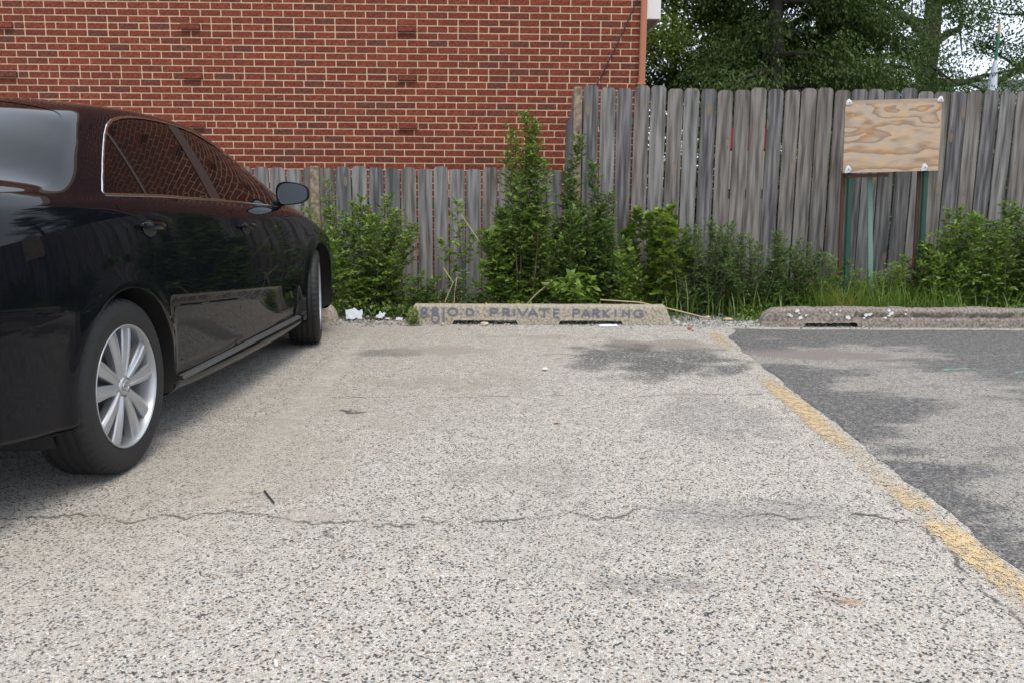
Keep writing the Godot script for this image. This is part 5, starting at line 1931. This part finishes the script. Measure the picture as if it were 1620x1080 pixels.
func vegetation() -> void:
	var r := RandomNumberGenerator.new()
	r.seed = 99
	var small := leaf_shape(0.046, 0.021, 0.25, 0.15)
	var fine := leaf_shape(0.04, 0.012, 0.2, 0.1)
	var mid := leaf_shape(0.062, 0.03, 0.25, 0.25)
	var big := leaf_shape(0.10, 0.052, 0.3, 0.4)
	var lob := lobed_shape(0.066)
	var dk := Color(0.07, 0.14, 0.024)
	var md := Color(0.13, 0.225, 0.038)
	var lt := Color(0.22, 0.32, 0.06)
	shrub("leafy_bush", "rounded bright green bush just beyond the car's front wheel", "bush", Vector3(-1.1, 0, -7.55), {"seed": 1, "stems": fan(r, 15, 0.46, 0.28, 0.6, 1.0, 0.08), "twig": 0.20, "step": 0.0120, "gap": 0.024, "leaf": small, "c0": dk, "c1": lt})
	shrub("leafy_bush", "thin yellow-green bush against the low fence behind the car mirror", "bush", Vector3(-1.6, 0, -7.9), {"seed": 2, "stems": fan(r, 9, 0.34, 0.14, 0.85, 1.1, 0.2), "twig": 0.17, "step": 0.0175, "gap": 0.026, "leaf": small, "c0": md, "c1": Color(0.16, 0.22, 0.05)})
	shrub("sapling", "spindly sapling with few leaves in front of the low fence", "sapling", Vector3(-0.30, 0, -7.75), {"seed": 3, "stems": [[Vector3(0.02, 0, 0), Vector3(-0.05, 0.95, 0.02), 0.4], [Vector3(0.05, 0, 0.02), Vector3(-0.2, 0.62, 0.1), 0.45], [Vector3(0, 0, 0), Vector3(0.16, 0.7, 0.05), 0.5]], "twig": 0.13, "step": 0.0275, "gap": 0.034, "leaf": mid, "c0": md, "c1": lt, "thick": 0.005})
	var sb := fan(r, 14, 0.40, 0.28, 0.6, 1.05, 0.06)
	sb.append_array([[Vector3(0.02, 0, -0.1), Vector3(0.0, 1.72, -0.05), 0.25], [Vector3(-0.03, 0, -0.05), Vector3(-0.09, 1.56, 0.0), 0.3], [Vector3(0.06, 0, 0.0), Vector3(0.10, 1.64, -0.02), 0.3], [Vector3(0.08, 0, 0.05), Vector3(0.17, 1.32, 0.0), 0.3], [Vector3(-0.05, 0, 0.05), Vector3(-0.15, 1.36, 0.05), 0.5], [Vector3(0.0, 0, 0.05), Vector3(0.03, 1.45, 0.08), 0.3]])
	shrub("tall_shrub", "tallest bushy shrub rising above the low fence behind the lettered stop", "shrub", Vector3(0.24, 0, -7.5), {"seed": 4, "stems": sb, "twig": 0.17, "step": 0.0100, "gap": 0.022, "leaf": small, "c0": dk, "c1": lt, "top": 0.45})
	var sc := fan(r, 13, 0.34, 0.28, 0.6, 1.05, 0.06)
	sc.append_array([[Vector3(0.0, 0, 0.0), Vector3(-0.06, 1.52, 0.0), 0.25], [Vector3(0.04, 0, 0.05), Vector3(0.02, 1.3, 0.05), 0.3], [Vector3(0.1, 0, 0.0), Vector3(0.2, 1.05, 0.0), 0.3], [Vector3(-0.05, 0, 0), Vector3(-0.12, 1.15, 0.05), 0.35]])
	shrub("tall_shrub", "second tall shrub at the corner where the high fence starts", "shrub", Vector3(0.80, 0, -7.55), {"seed": 5, "stems": sc, "twig": 0.16, "step": 0.0110, "gap": 0.023, "leaf": small, "c0": dk, "c1": Color(0.11, 0.19, 0.04), "top": 0.45})
	shrub("broadleaf_weed", "low weed with large pointed leaves right behind the lettered stop", "weed", Vector3(0.66, 0, -7.22), {"seed": 6, "stems": fan(r, 6, 0.22, 0.14, 0.28, 0.42, 0.15), "twig": 0.06, "step": 0.0225, "gap": 0.05, "leaf": big, "c0": md, "c1": lt})
	shrub("broadleaf_weed", "climbing weed with broad leaves left of the tallest shrub", "weed", Vector3(0.0, 0, -7.4), {"seed": 7, "stems": fan(r, 5, 0.13, 0.1, 0.4, 0.82, 0.2), "twig": 0.07, "step": 0.0250, "gap": 0.05, "leaf": leaf_shape(0.085, 0.05, 0.3, 0.3), "c0": md, "c1": lt})
	shrub("lobed_vine", "yellow-green vine with lobed leaves climbing the high fence", "vine", Vector3(1.42, 0, -7.6), {"seed": 8, "stems": fan(r, 13, 0.32, 0.2, 0.5, 1.0, 0.06), "twig": 0.11, "step": 0.0200, "gap": 0.045, "leaf": lob, "c0": Color(0.11, 0.19, 0.025), "c1": Color(0.22, 0.29, 0.045)})
	shrub("feathery_weed", "fine-leaved blue-green weed beside the lobed vine", "weed", Vector3(1.88, 0, -7.55), {"seed": 9, "stems": fan(r, 20, 0.32, 0.24, 0.55, 0.9, 0.06), "twig": 0.13, "step": 0.0120, "gap": 0.018, "leaf": fine, "c0": Color(0.055, 0.115, 0.035), "c1": Color(0.13, 0.21, 0.07), "pale": 0.2})
	shrub("feathery_weed", "fine-leaved weed hanging over the gravel gap between the stops", "weed", Vector3(2.3, 0, -7.5), {"seed": 10, "stems": fan(r, 20, 0.38, 0.26, 0.45, 0.75, 0.05), "twig": 0.13, "step": 0.0120, "gap": 0.018, "leaf": fine, "c0": Color(0.055, 0.115, 0.032), "c1": Color(0.13, 0.21, 0.065), "pale": 0.2})
	shrub("feathery_weed", "lower fine-leaved weed behind the left end of the pitted stop", "weed", Vector3(2.7, 0, -7.5), {"seed": 11, "stems": fan(r, 17, 0.32, 0.24, 0.4, 0.62, 0.05), "twig": 0.12, "step": 0.0130, "gap": 0.018, "leaf": fine, "c0": Color(0.055, 0.12, 0.03), "c1": Color(0.14, 0.22, 0.065), "pale": 0.2})
	shrub("leafy_bush", "dense green bush right of the plywood board", "bush", Vector3(4.1, 0, -7.55), {"seed": 12, "stems": fan(r, 17, 0.42, 0.28, 0.55, 0.92, 0.06), "twig": 0.17, "step": 0.0130, "gap": 0.023, "leaf": small, "c0": Color(0.07, 0.15, 0.02), "c1": lt})
	shrub("leafy_bush", "taller green bush at the end of the pitted stop by the high fence", "bush", Vector3(4.72, 0, -7.6), {"seed": 13, "stems": fan(r, 17, 0.42, 0.28, 0.65, 1.05, 0.06), "twig": 0.17, "step": 0.0130, "gap": 0.023, "leaf": small, "c0": Color(0.065, 0.14, 0.02), "c1": lt})
	shrub("leafy_bush", "wide green bush beyond the taller bush along the high fence", "bush", Vector3(5.45, 0, -7.6), {"seed": 14, "stems": fan(r, 11, 0.4, 0.24, 0.5, 0.85, 0.08), "twig": 0.17, "step": 0.0150, "gap": 0.025, "leaf": small, "c0": dk, "c1": lt})
	shrub("leafy_weed", "knee-high leafy weed at the foot of the sign's left post", "weed", Vector3(3.08, 0, -7.6), {"seed": 43, "stems": fan(r, 12, 0.26, 0.2, 0.3, 0.5, 0.05), "twig": 0.12, "step": 0.014, "gap": 0.022, "leaf": fine, "c0": md, "c1": lt})
	shrub("leafy_weed", "leafy weed between the two posts of the plywood board", "weed", Vector3(3.5, 0, -7.5), {"seed": 44, "stems": fan(r, 12, 0.26, 0.2, 0.28, 0.46, 0.05), "twig": 0.12, "step": 0.014, "gap": 0.022, "leaf": fine, "c0": md, "c1": lt})
	shrub("leafy_weed", "taller leafy weed at the foot of the sign's right post", "weed", Vector3(3.82, 0, -7.45), {"seed": 45, "stems": fan(r, 12, 0.24, 0.2, 0.36, 0.58, 0.05), "twig": 0.13, "step": 0.014, "gap": 0.022, "leaf": small, "c0": md, "c1": lt})
	shrub("leafy_weed", "waist-high leafy weed filling the gap before the lobed vine", "weed", Vector3(1.1, 0, -7.45), {"seed": 46, "stems": fan(r, 11, 0.2, 0.2, 0.35, 0.6, 0.05), "twig": 0.13, "step": 0.013, "gap": 0.022, "leaf": small, "c0": dk, "c1": lt})
	shrub("low_weed", "low dark weed between the rounded bush and the tallest shrub", "weed", Vector3(-0.62, 0, -7.4), {"seed": 15, "stems": fan(r, 8, 0.2, 0.14, 0.18, 0.36, 0.1), "twig": 0.10, "step": 0.0150, "gap": 0.026, "leaf": small, "c0": dk, "c1": md})
	shrub("low_weed", "blue-green weed at the foot of the spindly sapling", "weed", Vector3(-0.30, 0, -7.32), {"seed": 16, "stems": fan(r, 7, 0.16, 0.1, 0.2, 0.38, 0.2), "twig": 0.08, "step": 0.0250, "gap": 0.035, "leaf": leaf_shape(0.06, 0.022, 0.3, 0.5), "c0": Color(0.045, 0.10, 0.04), "c1": Color(0.09, 0.16, 0.07)})
	shrub("stop_weed", "tiny weed growing at the left end of the lettered stop", "weed", Vector3(-0.66, 0, -6.74), {"seed": 17, "stems": fan(r, 4, 0.05, 0.03, 0.06, 0.13, 0.1), "twig": 0.03, "step": 0.0100, "gap": 0.02, "leaf": fine, "c0": md, "c1": lt, "thick": 0.002})
	# grass by the sign, dry tuft, ground cover
	var blade := blade_mesh(0.34, 0.009, 0.8, M.leaf)
	var xf := []
	var cols := []
	for k in 3600:
		var x := r.randf_range(2.75, 4.0)
		if r.randf() < 0.25: x = r.randf_range(1.2, 5.4)
		var z := r.randf_range(-7.9, -7.12)
		var B := Basis(Vector3.UP, r.randf() * TAU) * Basis(Vector3(1, 0, 0), r.randf_range(-0.25, 0.35)) * Basis.from_scale(Vector3(1, r.randf_range(0.5, 1.3), 1) * r.randf_range(0.7, 1.2))
		xf.append(Transform3D(B, Vector3(x, -0.02, z)))
		cols.append(Color(0.10, 0.19, 0.03).lerp(Color(0.21, 0.29, 0.06), r.randf()))
	tag(multi("grass", blade, xf, cols, self), "long green grass under the plywood board", "grass", "", "stuff")
	xf = []; cols = []
	for k in 130:
		xf.append(Transform3D(Basis(Vector3.UP, r.randf_range(-2.2, 0.4)) * Basis(Vector3(1, 0, 0), r.randf_range(0.0, 0.6)) * Basis.from_scale(Vector3(0.9, r.randf_range(0.7, 1.3), 1)), Vector3(2.98 + r.randfn(0, 0.05), 0, -7.14 + r.randfn(0, 0.05))))
		cols.append(Color(0.36, 0.31, 0.14).lerp(Color(0.22, 0.25, 0.08), r.randf()))
	tag(multi("dry_grass", blade, xf, cols, self), "straw-coloured tuft of dry grass behind the pitted stop", "grass", "", "stuff")
	xf = []; cols = []
	for k in 15000:
		var x := r.randf_range(-2.6, 6.0)
		var z := r.randf_range(-8.15, -7.08) if r.randf() < 0.8 else r.randf_range(-7.3, -7.05)
		if x > 1.5 and x < 2.05 and z > -7.6: continue
		if x < -0.75 and z > -7.2: continue
		var y := r.randf_range(0.0, 0.13) * (1.0 if z < -7.2 else 0.6)
		xf.append(Transform3D(leaf_basis(rv(r) + Vector3(0, 0.2, 0.2), (Vector3.UP + rv(r) * 0.6).normalized(), r.randf_range(0.5, 1.1)), Vector3(x, y - 0.02, z)))
		var c := dk.lerp(lt, r.randf())
		if x > -0.15 and x < 0.5 and z > -7.35: c = Color(0.13, 0.22, 0.025).lerp(Color(0.2, 0.28, 0.03), r.randf())
		cols.append(c)
	tag(multi("ground_cover", shape_mesh(small, M.leaf), xf, cols, self), "low green ground cover along the foot of the fences", "ground cover", "", "stuff")
	# yellow flowers
	for k in 7:
		var fb := MB.new()
		for j in 5:
			var a := TAU * j / 5.0
			fb.flat(Vector3.ZERO, Vector3(cos(a), 0.3, sin(a)) * 0.008, Vector3(cos(a + 0.9), 0.3, sin(a + 0.9)) * 0.008, Vector3.UP)
		var o := obj(numbered("yellow_flower"), fb, mat(Color(0.65, 0.45, 0.02), 0.6))
		o.position = Vector3(r.randf_range(-0.12, 0.25), r.randf_range(0.09, 0.14), r.randf_range(-7.2, -7.06))
		o.rotation.x = 0.6
		tag(o, "tiny yellow flower in the ground cover behind the lettered stop", "flower", "yellow flowers")
	# dry canes
	var canes := [["long pale dry stalk lying across the ground behind the lettered stop's end", [Vector3(0.88, 0.17, -7.1), Vector3(1.2, 0.16, -7.02), Vector3(1.5, 0.10, -6.98), Vector3(1.78, 0.03, -6.98)], 0.006], ["bare forked dry cane by the low blue-green weed", [Vector3(-0.47, 0.0, -7.2), Vector3(-0.42, 0.16, -7.2), Vector3(-0.36, 0.30, -7.2), Vector3(-0.44, 0.42, -7.22)], 0.004], ["upright pale dry cane beside the sapling", [Vector3(-0.36, 0.0, -7.22), Vector3(-0.35, 0.2, -7.22), Vector3(-0.33, 0.34, -7.24)], 0.004], ["bent brown cane arching from the tallest shrub toward the sapling", [Vector3(0.06, 0.1, -7.4), Vector3(0.0, 0.35, -7.42), Vector3(-0.12, 0.6, -7.45), Vector3(-0.30, 0.86, -7.5)], 0.004], ["dry cane crossing low behind the lettered stop", [Vector3(0.20, 0.06, -7.1), Vector3(0.33, 0.20, -7.12), Vector3(0.48, 0.33, -7.15)], 0.004]]
	for c in canes:
		var cb := MB.new()
		var rad := []
		for k in c[1].size(): rad.append(c[2])
		cb.tube(c[1], rad, 5)
		tag(obj(numbered("dry_stalk"), cb, M.straw), c[0], "stalk")

func background() -> void:
	var lf := leaf_shape(0.06, 0.036, 0.2, 0.2, false)
	var nd := leaf_shape(0.07, 0.024, 0.1, 0.2, false)
	var dk := Color(0.035, 0.07, 0.014)
	var md := Color(0.075, 0.13, 0.025)
	var lt := Color(0.16, 0.23, 0.04)
	tree("broadleaf_tree", "light green tree beside the corner of the brick building", Vector3(2.9, -0.03, -14.5), {"seed": 21, "h": 8.0, "trunk": 0.09, "limbs": 44, "from": 0.15, "spread": 1.9, "leaves": 84240, "clump": 0.5, "leaf": lf, "c0": md, "c1": lt})
	tree("evergreen_tree", "dark feathery evergreen tree behind the start of the high fence", Vector3(4.1, -0.03, -13.0), {"seed": 22, "h": 8.5, "trunk": 0.17, "limbs": 46, "from": 0.08, "spread": 1.9, "leaves": 141440, "clump": 0.46, "leaf": nd, "c0": dk, "c1": Color(0.085, 0.13, 0.03), "droop": -0.08, "hang": -0.6, "rise0": -0.2, "rise1": 0.4, "pale": 0.02})
	tree("evergreen_tree", "dark evergreen with a leaning black trunk over the fence", Vector3(5.75, -0.03, -14.2), {"seed": 23, "h": 8.5, "trunk": 0.22, "limbs": 40, "from": 0.15, "spread": 2.2, "leaves": 108160, "clump": 0.5, "leaf": nd, "c0": dk, "c1": Color(0.07, 0.115, 0.026), "droop": -0.05, "hang": -0.5, "lean": Vector3(-2.2, 0, 0.4), "rise0": -0.2, "rise1": 0.4, "pale": 0.02})
	tree("broadleaf_tree", "tall tree with a straight ivy-green trunk and open sunlit crown", Vector3(8.35, -0.03, -17.0), {"seed": 24, "h": 11.0, "trunk": 0.25, "limbs": 26, "from": 0.22, "spread": 3.0, "leaves": 33800, "clump": 0.55, "leaf": lf, "c0": md, "c1": Color(0.05, 0.10, 0.025), "bark": M.mossy})
	tree("broadleaf_tree", "slim forked tree between the evergreen and the ivy-green trunk", Vector3(8.0, -0.03, -18.5), {"seed": 25, "h": 9.0, "trunk": 0.13, "limbs": 22, "from": 0.3, "spread": 2.0, "leaves": 18720, "clump": 0.5, "leaf": lf, "c0": dk, "c1": Color(0.05, 0.095, 0.025)})
	tree("broadleaf_tree", "dark leafy tree overhanging the garage roof", Vector3(10.6, -0.03, -16.0), {"seed": 26, "h": 9.0, "trunk": 0.2, "limbs": 26, "from": 0.25, "spread": 2.3, "leaves": 46800, "clump": 0.55, "leaf": lf, "c0": dk, "c1": Color(0.05, 0.11, 0.02)})
	tree("broadleaf_tree", "distant dark tree far behind the high fence and garage", Vector3(7.5, -0.03, -25.0), {"seed": 27, "h": 5.6, "trunk": 0.16, "limbs": 22, "from": 0.1, "spread": 2.6, "leaves": 46800, "clump": 0.7, "leaf": lf, "c0": dk, "c1": md})
	tree("broadleaf_tree", "low distant tree seen below the open crown of the ivy-green trunk", Vector3(12.6, -0.03, -26.0), {"seed": 28, "h": 4.4, "trunk": 0.14, "limbs": 22, "from": 0.1, "spread": 2.6, "leaves": 46800, "clump": 0.6, "leaf": lf, "c0": dk, "c1": md})
	tree("broadleaf_tree", "low distant tree between the evergreen and the ivy-green trunk far behind", Vector3(10.0, -0.03, -25.0), {"seed": 29, "h": 4.2, "trunk": 0.14, "limbs": 20, "from": 0.1, "spread": 2.2, "leaves": 41600, "clump": 0.6, "leaf": lf, "c0": dk, "c1": md})
	# trees that the car's rear flank mirrors
	tree("lot_tree", "broad tree standing at the side of the parking lot", Vector3(9.5, -0.03, -1.0), {"seed": 31, "h": 12.0, "trunk": 0.2, "limbs": 26, "from": 0.2, "spread": 2.8, "leaves": 30000, "clump": 0.6, "leaf": leaf_shape(0.14, 0.08, 0.2, 0.2, false), "c0": dk, "c1": md, "away": true})
	tree("lot_tree", "second broad tree further along the side of the parking lot", Vector3(10.5, -0.03, 4.5), {"seed": 32, "h": 12.0, "trunk": 0.22, "limbs": 26, "from": 0.2, "spread": 3.0, "leaves": 30000, "clump": 0.65, "leaf": leaf_shape(0.14, 0.08, 0.2, 0.2, false), "c0": dk, "c1": md, "away": true})
	var hp := RandomNumberGenerator.new()
	hp.seed = 61
	shrub("hedge", "dark hedge glimpsed through the gaps of the high fence", "hedge", Vector3(4.3, -0.03, -9.9), {"seed": 41, "stems": fan(hp, 50, 3.0, 0.35, 1.55, 1.75, 0.05), "twig": 0.30, "step": 0.03, "gap": 0.05, "leaf": leaf_shape(0.10, 0.055, 0.2, 0.2, false), "c0": dk, "c1": md})
	var sh := thing("storage_box", "red and white storage box glimpsed through the high fence's gaps", "box", Vector3(2.53, -0.03, -8.9))
	var b1 := MB.new()
	b1.box(Vector3(0, 0.76, 0), Vector3(0.44, 1.5, 0.4), 0.01)
	obj("cabinet", b1, mat(Color(0.42, 0.40, 0.38), 0.6), sh)
	var b2 := MB.new()
	b2.box(Vector3(0, 1.635, 0.0), Vector3(0.46, 0.235, 0.42), 0.01)
	obj("lid", b2, mat(Color(0.38, 0.03, 0.04), 0.5), sh)
	# garage roof and pole
	var g := thing("garage", "small garage with a pale shingle roof behind the high fence", "garage", Vector3(9.1, -0.03, -15.2))
	var wb := MB.new()
	wb.box(Vector3(2.6, 1.32, -2.5), Vector3(4.8, 2.64, 4.6), 0.0)
	obj("wall", wb, mat(Color(0.05, 0.05, 0.055), 0.8), g)
	for k in 9:
		var rb := MB.new()
		rb.box(Vector3(2.6, 2.68 + k * 0.075, 0.05 - k * 0.26), Vector3(5.3, 0.03, 0.30), 0.004, Basis(Vector3(1, 0, 0), 0.28))
		obj("roof_course", rb, tri_mat(mottled(128, 401, [[0.2, Color(0.36, 0.36, 0.37)], [0.8, Color(0.52, 0.52, 0.53)]]), 2.0, 0.9) if k == 0 else g.get_node("roof_course").mesh.surface_get_material(0), g)
	var p := thing("garden_pole", "green pole with a furled white cloth beside the garage", "pole", Vector3(8.46, -0.03, -14.9))
	var pb := MB.new()
	pb.tube([Vector3(0, 0, 0), Vector3(0.02, 3.75, 0)], [0.03, 0.025], 8)
	obj("pole", pb, mat(Color(0.03, 0.17, 0.09), 0.5), p)
	var tb := MB.new()
	tb.tube([Vector3(0.02, 3.75, 0), Vector3(0.02, 3.9, 0)], [0.028, 0.02], 8)
	obj("tip", tb, M.straw, p)
	var fb := MB.new()
	fb.tube([Vector3(0.01, 3.32, 0), Vector3(0.01, 3.1, 0), Vector3(0.0, 2.8, 0), Vector3(-0.02, 2.5, 0)], [0.03, 0.06, 0.09, 0.11], 7)
	obj("cloth", fb, mat(Color(0.62, 0.66, 0.78), 0.8), p)

func _ready() -> void:
	rng.seed = 7
	# camera
	var cam := Camera3D.new()
	cam.name = "camera"
	cam.position = Vector3(0, 1.0744, 0)
	cam.rotation = Vector3(-0.17574, -0.01984, 0.00676)
	cam.fov = 43.675
	cam.near = 0.05; cam.far = 400.0
	var lens := CameraAttributesPhysical.new()
	lens.frustum_focal_length = 12.0 / tan(deg_to_rad(43.675) * 0.5)
	lens.frustum_focus_distance = 3.4
	lens.frustum_near = 0.05; lens.frustum_far = 400.0
	lens.exposure_aperture = 7.0
	cam.attributes = lens
	add_child(cam)
	cam.current = true
	# overcast sky, soft high sun behind thin cloud
	var env := Environment.new()
	env.background_mode = Environment.BG_SKY
	var sm := ProceduralSkyMaterial.new()
	sm.sky_top_color = Color(0.86, 0.90, 0.96)
	sm.sky_horizon_color = Color(0.80, 0.84, 0.90)
	sm.sky_curve = 0.25
	sm.ground_bottom_color = Color(0.35, 0.34, 0.32)
	sm.ground_horizon_color = Color(0.5, 0.5, 0.5)
	sm.sun_angle_max = 1.0
	var sky := Sky.new()
	sky.sky_material = sm
	env.sky = sky
	env.tonemap_mode = Environment.TONE_MAPPER_LINEAR
	env.tonemap_exposure = 2.2
	env.sdfgi_enabled = true; env.ssao_enabled = true; env.ssil_enabled = true
	var we := WorldEnvironment.new()
	we.name = "world_environment"
	we.environment = env
	add_child(we)
	var sun := DirectionalLight3D.new()
	sun.name = "sun"
	sun.light_energy = 0.4
	sun.light_color = Color(1.0, 0.97, 0.92)
	sun.light_angular_distance = 30.0
	sun.shadow_enabled = true
	sun.rotation_degrees = Vector3(-62, 20, 0)
	add_child(sun)
	materials()
	ground_and_lot()
	brick_building()
	var tall := fence("picket_fence", "tall weathered grey picket fence of dog-eared boards", 0.79, 6.6, -8.0, 1.96, 0.1535, 51, [0.35, 1.05, 1.7])
	var pb := MB.new()
	pb.box(Vector3(-0.045, 1.0, -0.02), Vector3(0.075, 2.0, 0.075), 0.006)
	obj("corner_post", pb, M.tan_wood, tall)
	var rr := RandomNumberGenerator.new()
	rr.seed = 5
	for e in [[-0.075, 1.9, -0.16], [-0.08, 1.78, -0.31], [-0.085, 1.7, -0.46], [-0.09, 1.7, -0.61]]:
		var o := put("board", board_mesh(0.142, e[1], 0.028, rr, M.wood_a), tall)
		o.position = Vector3(e[0], 0.04, e[2]); o.rotation.y = -PI * 0.5 + 0.1
	var low := fence("picket_fence", "low weathered grey picket fence in front of the brick wall", -6.2, 0.72, -8.3, 1.235, 0.1555, 52, [0.3, 0.95])
	var qb := MB.new()
	qb.box(Vector3(4.475, 0.64, 0.0), Vector3(0.085, 1.29, 0.07), 0.006)
	obj("odd_post", qb, M.tan_wood, low)
	var so := {"long": 2.15, "h": 0.158, "w": 0.17, "bevel": true, "seed": 3, "rough": 0.0035, "gaps": [[0.36, 0.90], [1.22, 1.75]]}
	var st := parking_stop("concrete parking stop hand-lettered PRIVATE PARKING in dark blue paint", Vector3(0.362, 0.0, -6.89), 0.0, so, M.concrete)
	letters(st, so)
	var s2 := parking_stop("weathered pitted parking stop with white paint flecks and a long split", Vector3(3.68, 0.0, -6.83), 0.0, {"long": 3.05, "h": 0.15, "w": 0.19, "seed": 6, "rough": 0.015, "gaps": [[0.33, 0.78]], "split": [0.75, 2.6, 0.085]}, M.old_concrete)
	var fr := RandomNumberGenerator.new()
	fr.seed = 12
	for k in 34:
		var x := fr.randf_range(-1.35, -0.2) if k < 22 else fr.randf_range(0.35, 1.3)
		var fb := MB.new()
		var c := Vector3(x, 0, 0)
		var rad := fr.randf_range(0.004, 0.015)
		var v := fr.randf_range(0.45, 0.93)
		var pts := []
		for j in 9:
			var a := TAU * j / 9.0
			var q := rad * fr.randf_range(0.55, 1.25)
			pts.append(Vector2(cos(a) * q * 1.4, sin(a) * q))
		for j in 9:
			var a: Vector2 = pts[j]
			var d: Vector2 = pts[(j + 1) % 9]
			var f := func(p: Vector2) -> Vector3:
				var hh := v * 0.15 + p.y
				return Vector3(c.x + p.x, hh + 0.004, lerpf(0.095, 0.066, clampf(hh / 0.14, 0.0, 1.0)) + 0.010)
			fb.flat(f.call(Vector2.ZERO), f.call(a), f.call(d), Vector3(0, 0.3, 1))
		obj("paint_fleck", fb, M.white_paint, s2)
	parking_stop("broken rounded end of a concrete stop beyond the car's front wheel", Vector3(-2.28, 0.0, -6.98), 0.0, {"long": 1.95, "h": 0.165, "w": 0.2, "seed": 9, "rough": 0.016}, M.concrete)
	build_car(Vector3(-2.2943, 0, -3.2374), -0.0577)
	sign_board()
	vegetation()
	background()
	gravel()
	litter()
